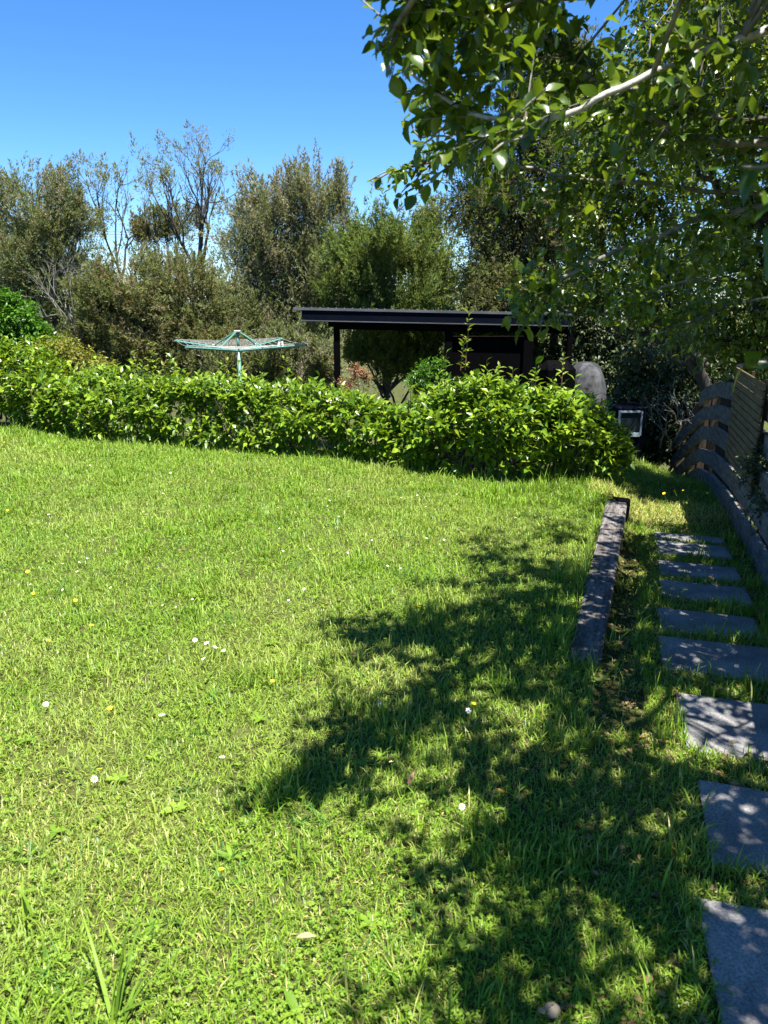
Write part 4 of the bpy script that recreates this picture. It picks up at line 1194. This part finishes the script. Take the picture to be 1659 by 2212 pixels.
# hand-placed twigs: nearest ones towards the lens, and the fine tips against the sky
near_arr = []
TWIGS = (((1760, 350, 1.05), (1600, 360, 1.0), 8, .05), ((1760, 430, 1.0), (1640, 420, .95), 4, .05), ((1740, 770, 1.35), (1590, 790, 1.3), 6, .05),
         ((1560, 98, 1.64), (1440, 45, 1.58), 9, .052), ((1500, 120, 1.63), (1455, 60, 1.56), 9, .055), ((1440, 145, 1.62), (1490, 190, 1.56), 7, .05), ((1175, 266, 1.62), (1060, 330, 1.55), 9, .052), ((1110, 262, 1.64), (1180, 190, 1.6), 9, .05),
         ((927, 346, 3.0), (800, 388, 2.95), 11, .045), ((940, 350, 3.0), (856, 428, 2.95), 10, .045), ((1019, 341, 3.0), (920, 300, 2.95), 12, .046), ((1000, 345, 3.0), (900, 400, 3.0), 11, .046),
         ((880, 35, 1.6), (805, 70, 1.55), 8, .048), ((870, 60, 1.58), (830, 125, 1.55), 7, .05), ((900, 19, 1.62), (850, -20, 1.6), 8, .05), ((960, 215, 1.75), (885, 262, 1.8), 10, .044), ((930, 190, 1.8), (865, 200, 1.85), 9, .042),
         ((1000, 240, 1.75), (900, 320, 1.95), 10, .045), ((980, 100, 2.7), (900, 130, 2.7), 12, .046), ((1020, 30, 1.75), (950, 90, 1.8), 11, .046), ((1140, 665, 2.4), (1130, 715, 2.35), 9, .055), ((1190, 615, 2.5), (1200, 700, 2.4), 9, .055), ((1160, 640, 2.45), (1090, 620, 2.4), 8, .052))
for b0, e0, nl, lL in TWIGS:
    a_, b_ = at(*b0), at(*e0); lL *= .85 if b0[0] < 1660 else 1
    (v_, f_), ar = sprays(a_[None], (b_ - a_)[None], np.linalg.norm(b_ - a_), nl, lL, .6, droop=.05, spread=.95, hang=.2)
    tw.add(bend(a_, b_, n=5, wob=.02), [.0038, .0034, .003, .0024, .0014], 5)
    if b0[0] > 1660: tw.add(bend(a_, fork_, n=6, wob=.02), [.004, .005, .006, .008, .01, .012], 5)
    near_arr.append(ar)
# the canopy that casts the shade
n = 13500
g = np.stack([R.uniform(-.5, 4.5, n), R.uniform(.3, 7.8, n)], 1)
wobx = g[:, 0] + .28 * (vnoise(g[:, 0] * 3, g[:, 1] * 3, 1.0) - .5); woby = g[:, 1] + .28 * (vnoise(g[:, 0] * 3 + 50, g[:, 1] * 3, 1.0) - .5)
k = in_poly(wobx, woby, SHADE)
hole = vnoise(g[:, 0] + 20, g[:, 1] + 5, .30) * .65 + vnoise(g[:, 0], g[:, 1] + 31, .12) * .35
k &= (hole > .37) | (R.random(n) < .12)
k &= (((g - LIT) / np.array([.72, .44])) ** 2).sum(1) > 1
g = g[k]
z = R.uniform(2.15, 3.3, len(g)) + .12 * np.clip(g[:, 0] - 1, 0, 3)
P = np.stack([g[:, 0] - OFF[0] * z, g[:, 1] - OFF[1] * z, z], 1)
d = nrm(R.normal(0, 1, P.shape) * [1, 1, .5] + np.array([-.4, 0, -.1]))
ln = R.uniform(.12, .30, len(P))
qx, qy, qd = proj(P)
inview = (qx < 1740) & (qx > -80) & (qy > -40) & (qy < 2300)
k = ~bad_view(P + d * ln[:, None]) & ~bad_view(P) & ~(inview & (R.random(len(P)) < np.where(qx < 1250, .97, .85)))
# openings in the canopy through which the sun reaches the front limb and twigs
LITP = np.concatenate([GREY[10:30]] + [q[0][::3] for q in near_arr[:8]])
for q in LITP:
    h = P[:, 2] - q[2]
    k &= ~((h > .05) & (np.hypot(P[:, 0] + OFF[0] * h - q[0], P[:, 1] + OFF[1] * h - q[1]) < .13) & (R.random(len(P)) < .8))
P, d, ln = P[k], d[k], ln[k]
S_all.append(P); D_all.append(d); L_all_.append(ln)
allL = np.concatenate(LIMB)
for i in range(0, len(P), 2):
    j = np.argmin(((allL - P[i]) ** 2).sum(1))
    if np.linalg.norm(allL[j] - P[i]) < 1.1:
        tw.add(bend(allL[j], P[i], n=4, wob=.03, sag=.03), [.006, .005, .004, .003], 3)
S = np.concatenate(S_all); D = np.concatenate(D_all); Ls_ = np.concatenate(L_all_)
(tv, tf), arr = sprays(S, D, Ls_, 10, .037, .62, droop=.12, spread=.95, hang=.22, twf=.5)
bad = bad_view(arr[0])
arr = tuple(q[~bad] for q in arr)
tw.raw(tv, tf)
arr = cat_arr([arr] + near_arr)
tw.build('branches', M['bark_grey'], tree)
PALE.build('limb', M['bark_pale'], tree)
qx, qy, qd = proj(arr[0])
seen = (qx > -60) & (qx < 1720) & (qy > -60) & (qy < 2260)
leaf_split(tree, tuple(q[seen] for q in arr), M['pitto'], LEAF8, 300)
un = [q[~seen] for q in arr]; un[3] = un[3] * 1.95; un[4] = un[4] * 1.95
leaf_split(tree, tuple(un), M['pitto'], LEAF2, 0)
print('tree leaves', len(arr[0]))

# ------------------------------------------------------------------ flowers, fallen leaves, tufts
def daisy_mesh():
    k = 11
    a = np.arange(k) * 2 * math.pi / k
    P = np.stack([np.cos(a) * .003, np.sin(a) * .003, np.zeros(k)], 1)
    V, F = place(LEAF4, P, np.stack([np.cos(a), np.sin(a), np.full(k, .12)], 1), np.tile([[0, 0, 1.]], (k, 1)), .0095, .0048)
    return V, F
DV, DF = daisy_mesh()
daisy_me = raw_mesh('daisy', DV, DF, M['petal'])
hv = np.array([[math.cos(t) * r_, math.sin(t) * r_, z_] for r_, z_ in ((.0042, .000), (.0036, .003), (.0015, .0045)) for t in np.arange(7) * 2 * math.pi / 7])
hf = np.array([(i * 7 + j, i * 7 + (j + 1) % 7, i * 7 + 7 + (j + 1) % 7, i * 7 + 7 + j) for i in range(2) for j in range(7)])
eye_me = raw_mesh('centre', hv, hf, M['yellow'])
SV, SF = tube(np.array([[0, 0, -.001], [.002, .001, -.025], [.006, .002, -.05]]), [.0009, .0009, .0011], 4)
stalk_me = raw_mesh('stalk', SV, SF, M['clover'], True)
def stalk(rt):
    c = bpy.data.objects.new('stalk', stalk_me); COL.objects.link(c); c.parent = rt
def daisy(px, py, lab, grp, sc=1.0):
    p = gnd(px, py, .03)
    rt = bpy.data.objects.new('daisy', daisy_me); COL.objects.link(rt)
    s = .8 * sc * R.uniform(.85, 1.2) * (1 + p[1] / 14)
    rt.location = (p[0], p[1], float(height(p[0], p[1])) + R.uniform(.035, .06)); rt.scale = (s, s, s)
    rt.rotation_euler = (R.normal(.25, .25), R.normal(0, .25), R.uniform(0, 6))
    tag(rt, lab, 'flower', grp)
    c = bpy.data.objects.new('centre', eye_me); COL.objects.link(c); c.parent = rt
    stalk(rt)
for px, py, lb in ((422, 1393, 'leftmost and topmost white daisy of the small cluster left of the shadow tip'), (447, 1405, 'white daisy in the middle of the small cluster left of the shadow tip'),
                   (466, 1409, 'upper right white daisy of the small cluster left of the shadow tip'), (440, 1435, 'lowest white daisy of the small cluster left of the shadow tip'), (484, 1423, 'rightmost white daisy of the small cluster left of the shadow tip')):
    daisy(px, py, lb, 'daisies clustered left of the shadow', 1.05)
daisy(350, 1555, 'white daisy in open sun just left of the lawn centre', None, 1.0)
daisy(100, 1527, 'white daisy near the left edge at mid lawn', None, 1.0)
daisy(480, 1640, 'white daisy left of the lower shadow edge', None, 1.0)
daisy(205, 1694, 'white daisy beside an orange flower low on the left lawn', None, 1.0)
daisy(14, 1790, 'white daisy against the left edge low on the lawn', None, 1.0)
daisy(845, 1663, 'white daisy within the shadow beside the brown fallen leaf', None, 1.0)
daisy(998, 1748, 'white daisy below left of the yellow fallen leaf', None, 1.0)
daisy(820, 1530, 'white daisy on the edge of the shade band', None, 1.0)
for px, py in list(zip(R.uniform(5, 720, 46), R.uniform(985, 1330, 46))) + list(zip(R.uniform(700, 1150, 22), R.uniform(1060, 1260, 22))):
    daisy(px, py, 'tiny white daisy scattered in the far sunny lawn', 'daisies scattered in the far lawn', .6)
def butter_mesh():
    k = 6; a = np.arange(k) * 2 * math.pi / k
    P = np.stack([np.cos(a) * .002, np.sin(a) * .002, np.zeros(k)], 1)
    return place(ROUND, P, np.stack([np.cos(a), np.sin(a), np.full(k, .35)], 1), np.tile([[0, 0, 1.]], (k, 1)), .010, .010)
BV, BF = butter_mesh()
butter_me = raw_mesh('buttercup', BV, BF, M['yellow'])
def butter(px, py, lab, grp, sc=1.0, zz=.05, g0=.0):
    p = gnd(px, py, g0)
    rt = bpy.data.objects.new('buttercup', butter_me); COL.objects.link(rt)
    s = .75 * sc * R.uniform(.8, 1.15) * (1 + p[1] / 12)
    rt.location = (p[0], p[1], float(height(p[0], p[1])) + zz); rt.scale = (s, s, s)
    rt.rotation_euler = (R.normal(.3, .25), R.normal(0, .25), R.uniform(0, 6))
    tag(rt, lab, 'flower', grp); stalk(rt)
for px, py in ((18, 1115), (62, 1252), (75, 1303), (108, 1410), (200, 1375), (235, 945), (10, 965), (60, 975), (600, 1195), (905, 1335), (1005, 1175), (240, 1556), (590, 1502), (985, 1000), (165, 1320)):
    butter(px, py, 'yellow buttercup scattered in the sunny lawn', 'yellow flowers scattered in the lawn', 1.0)
for px, py, lb in ((1432, 1092, 'leftmost yellow flower above the sunlit patch on the path'), (1455, 1083, 'second yellow flower from the left above the sunlit path patch'), (1474, 1082, 'middle yellow flower above the sunlit path patch'),
                   (1500, 1085, 'second yellow flower from the right above the sunlit path patch'), (1525, 1092, 'rightmost yellow flower above the sunlit path patch')):
    butter(px, py, lb, 'yellow flowers in the path patch', 1.0, .13, -.2)
butter(480, 1912, 'yellow flower low on the lawn, below the left shadow edge', None, .9)
butter(220, 1695, 'orange yellow flower beside a daisy low on the left lawn', None, 1.1)
butter(1022, 1551, 'yellow flower beside the dandelion clock in the shade', None, 1.1)
butter(1130, 2135, 'yellow flower in the shaded lawn near the bottom edge', None, .8)

def fallen(px, py, L, W, mat, name, lab, rz, tilt=.15, cat='leaf'):
    p = gnd(px, py, .035)
    me = raw_mesh(name, LEAF8[0] * np.array([1, 1, .8]), LEAF8[1], M[mat], True)
    o = bpy.data.objects.new(name, me); COL.objects.link(o)
    o.location = (p[0], p[1], float(height(p[0], p[1])) + .04); o.scale = (W, L, L)
    o.rotation_euler = (tilt, tilt * .5, rz)
    tag(o, lab, cat)
fallen(1062, 1712, .045, .026, 'yellow_leaf', 'fallen_leaf', 'yellow fallen leaf lying in the shaded lawn', -1.5)
fallen(640, 2030, .052, .020, 'tan_leaf', 'fallen_leaf', 'pale tan fallen leaf in the sunny lower lawn', -1.5)
fallen(880, 1700, .048, .018, 'brown_leaf', 'fallen_leaf', 'reddish brown fallen leaf standing in the shade', -.3, .9)
fallen(610, 1706, .034, .018, 'yellow_leaf', 'fallen_leaf', 'orange fallen leaf at the left tip of the lower shadow', -1.2)
fallen(1548, 1205, .05, .03, 'yellow_leaf', 'fallen_leaf', 'yellow fallen leaf beside the second farthest slab', .4)
fallen(1175, 2200, .02, .02, 'tan_leaf', 'fallen_leaf', 'small pale leaf at the bottom edge in the shade', .4)
# dandelion clock
p = gnd(1008, 1575, 0)
dc = thing('dandelion_clock', 'white dandelion clock on a thin stalk in the shade', 'flower', (p[0], p[1], float(height(p[0], p[1]))))
MB().tube([tuple(p), (p[0] + .004, p[1], p[2] + .075)], .0014, 5).build('stalk', M['fresh'], dc)
k = 70; dd = nrm(R.normal(0, 1, (k, 3)))
V, F = place(NEEDLE, np.array([p[0] + .004, p[1], p[2] + .08]) + dd * .002, dd, nrm(R.normal(0, 1, (k, 3))), .011, .003)
put('seed_head', V, F, M['petal'], dc)
# pale pebble
p = gnd(1192, 2186, .02)
c0 = np.array([p[0], p[1], float(height(p[0], p[1])) + .018])
VV = [(c0[0] + .021 * math.cos(t) * math.cos(q), c0[1] + .019 * math.sin(t) * math.cos(q), c0[2] + .016 * math.sin(q)) for q in np.linspace(-1.45, 1.45, 7) for t in np.arange(10) * .62832]
o = MB().add(VV, [(i * 10 + j, i * 10 + (j + 1) % 10, i * 10 + 10 + (j + 1) % 10, i * 10 + 10 + j) for i in range(6) for j in range(10)]).build('pebble', M['stone'], smooth=True)
tag(o, 'pale round pebble in the shaded grass at the bottom edge', 'pebble')

def blade_strip(b0, d, L, w, droop, n=6):
    t = np.linspace(0, 1, n)
    d = nrm(d); P = b0 + d * (L * t)[:, None] + np.array([0, 0, -1.0]) * (droop * L * t ** 2.3)[:, None]
    s = nrm(np.cross(d, [0, 0, 1.0])) * 1.0
    ww = w * (1 - t ** 2.2) * .5 + .0002
    V = np.concatenate([P - s * ww[:, None], P + s * ww[:, None] + np.array([0, 0, .0004])])
    F = np.array([(i, i + n, i + n + 1, i + 1) for i in range(n - 1)])
    return V, F
def tuft(px, py, n, L, w, lab, spread=.6, mat='clover', aim=None, grp=None, g0=0):
    p = gnd(px, py, g0); p[2] = float(height(p[0], p[1]))
    rt = thing('grass_tuft', lab, 'grass tuft', tuple(p), grp)
    for q in range(n):
        d = np.array([R.normal(0, spread), R.normal(0, spread), 1.0])
        if aim is not None and q < len(aim): d = np.array(aim[q])
        V, F = blade_strip(p + R.normal(0, .01, 3) * [1, 1, 0], d, L * R.uniform(.6, 1.1), w * R.uniform(.7, 1.1), R.uniform(.1, .5))
        put('blade', V, F, M[mat], rt, smooth=True)
tuft(245, 2215, 9, .30, .009, 'tall grass tuft with long blades at the bottom left edge', .55, aim=[(.38, .35, .9), (.12, .2, 1), (.05, .25, 1), (-.35, .5, .7), (.2, .1, 1), (.6, -.1, .6)])
tuft(60, 1990, 8, .17, .008, 'coarse grass tuft left of the tall bottom tuft', .7)
tuft(640, 1870, 8, .13, .007, 'coarse grass tuft at the left edge of the lower shade', .7)
tuft(320, 1190, 10, .14, .012, 'dark bent grass tuft in the far left lawn', .7)
tuft(240, 1150, 9, .14, .012, 'dark bent grass tuft left of the larger one in the far lawn', .7)
tuft(780, 1210, 8, .15, .010, 'coarse grass tuft right of the far lawn centre', .6)
tuft(1325, 1390, 9, .20, .006, 'dry thin grass tuft at the near end of the timber edging', .5, mat='grass')
tuft(700, 1455, 7, .14, .009, 'upright grass tuft at the upper shadow tip', .4)

# broad lawn weeds (plantain and dock rosettes)
ws = [(330, 1640), (545, 1700), (590, 1395), (860, 1560), (820, 1640), (790, 1650), (450, 1470), (210, 1450), (960, 1600), (700, 1200), (1100, 1750), (420, 1290), (120, 1800), (500, 1850), (900, 1900), (660, 1640), (1000, 2050), (330, 2000), (800, 1990), (255, 1690), (560, 1560), (640, 2190), (1240, 1890), (60, 1600), (380, 1750)]
AR = []
for px, py in ws:
    p = gnd(px, py, .01); k = R.integers(4, 8); a = np.arange(k) * 2 * math.pi / k + R.uniform(0, 6)
    P = np.tile([[p[0], p[1], float(height(p[0], p[1])) + .008]], (k, 1))
    D = np.stack([np.cos(a), np.sin(a), R.uniform(.1, .6, k)], 1)
    L_ = R.uniform(.025, .06, k)
    AR.append((P, D, np.tile([[0, 0, 1.]], (k, 1)) + R.normal(0, .2, (k, 3)), L_, L_ * R.uniform(.32, .5)))
V, F = place(LEAF8, *cat_arr(AR))
tag(put('broadleaf_weeds', V, F, M['clover'], smooth=True), 'flat broad leaved weeds growing through the lawn', 'weeds', kind='stuff')

# leaf litter between the slabs and along the timber
n = 4200
y = R.uniform(1.3, 6.2, n); x = .96 + (y - 3.15) * .345 + R.uniform(-.03, 1.0, n)
k = (side(x, y) > .02) & ~on_paver(x, y, .0) | ((R.random(n) < .10) & on_paver(x, y) & ~on_paver(x, y, -.06)) | ((R.random(n) < .02) & on_paver(x, y))
x = x[k]; y = y[k]; n = len(x)
k = (R.random(n) < np.where(y > 2.4, .8, .3) * (.3 + vnoise(x, y, .25)))
x = x[k]; y = y[k]; n = len(x)
a = R.uniform(0, 6.28, n)
zz = height(x, y) + np.where(on_paver(x, y), .02, .006) + R.random(n) * .012
L_ = R.uniform(.012, .04, n)
V, F = place(LEAF4, np.stack([x, y, zz], 1), np.stack([np.cos(a), np.sin(a), R.normal(.05, .2, n)], 1), nrm(np.array([0, 0, 1.]) + R.normal(0, .35, (n, 3))), L_, L_ * .5)
tag(put('leaf_litter', V, F, M['dry_leaf']), 'dry brown leaf litter between the paving slabs', 'leaf litter', kind='stuff')
# dead twigs in the dark corner
wd = Wood(); tips = []
bp = at(1440, 960, 9.9)
dt = thing('dead_branch', 'bare pale twiggy branch hanging in the dark at the end of the path', 'branch', tuple(bp))
for q in range(4): grow(wd, bp + R.normal(0, .08, 3), nrm(np.array([-.5 + .35 * q, -.3, .8])), .42, .012, 3, tips, .5, .05)
wd.build('twigs', M['bark_dead'], dt)
print('tris', sum(len(o.data.loops) - 2 * len(o.data.polygons) for o in SC.objects if o.type == 'MESH'))
print('faces', sum(len(o.data.polygons) for o in SC.objects if o.type == 'MESH'))
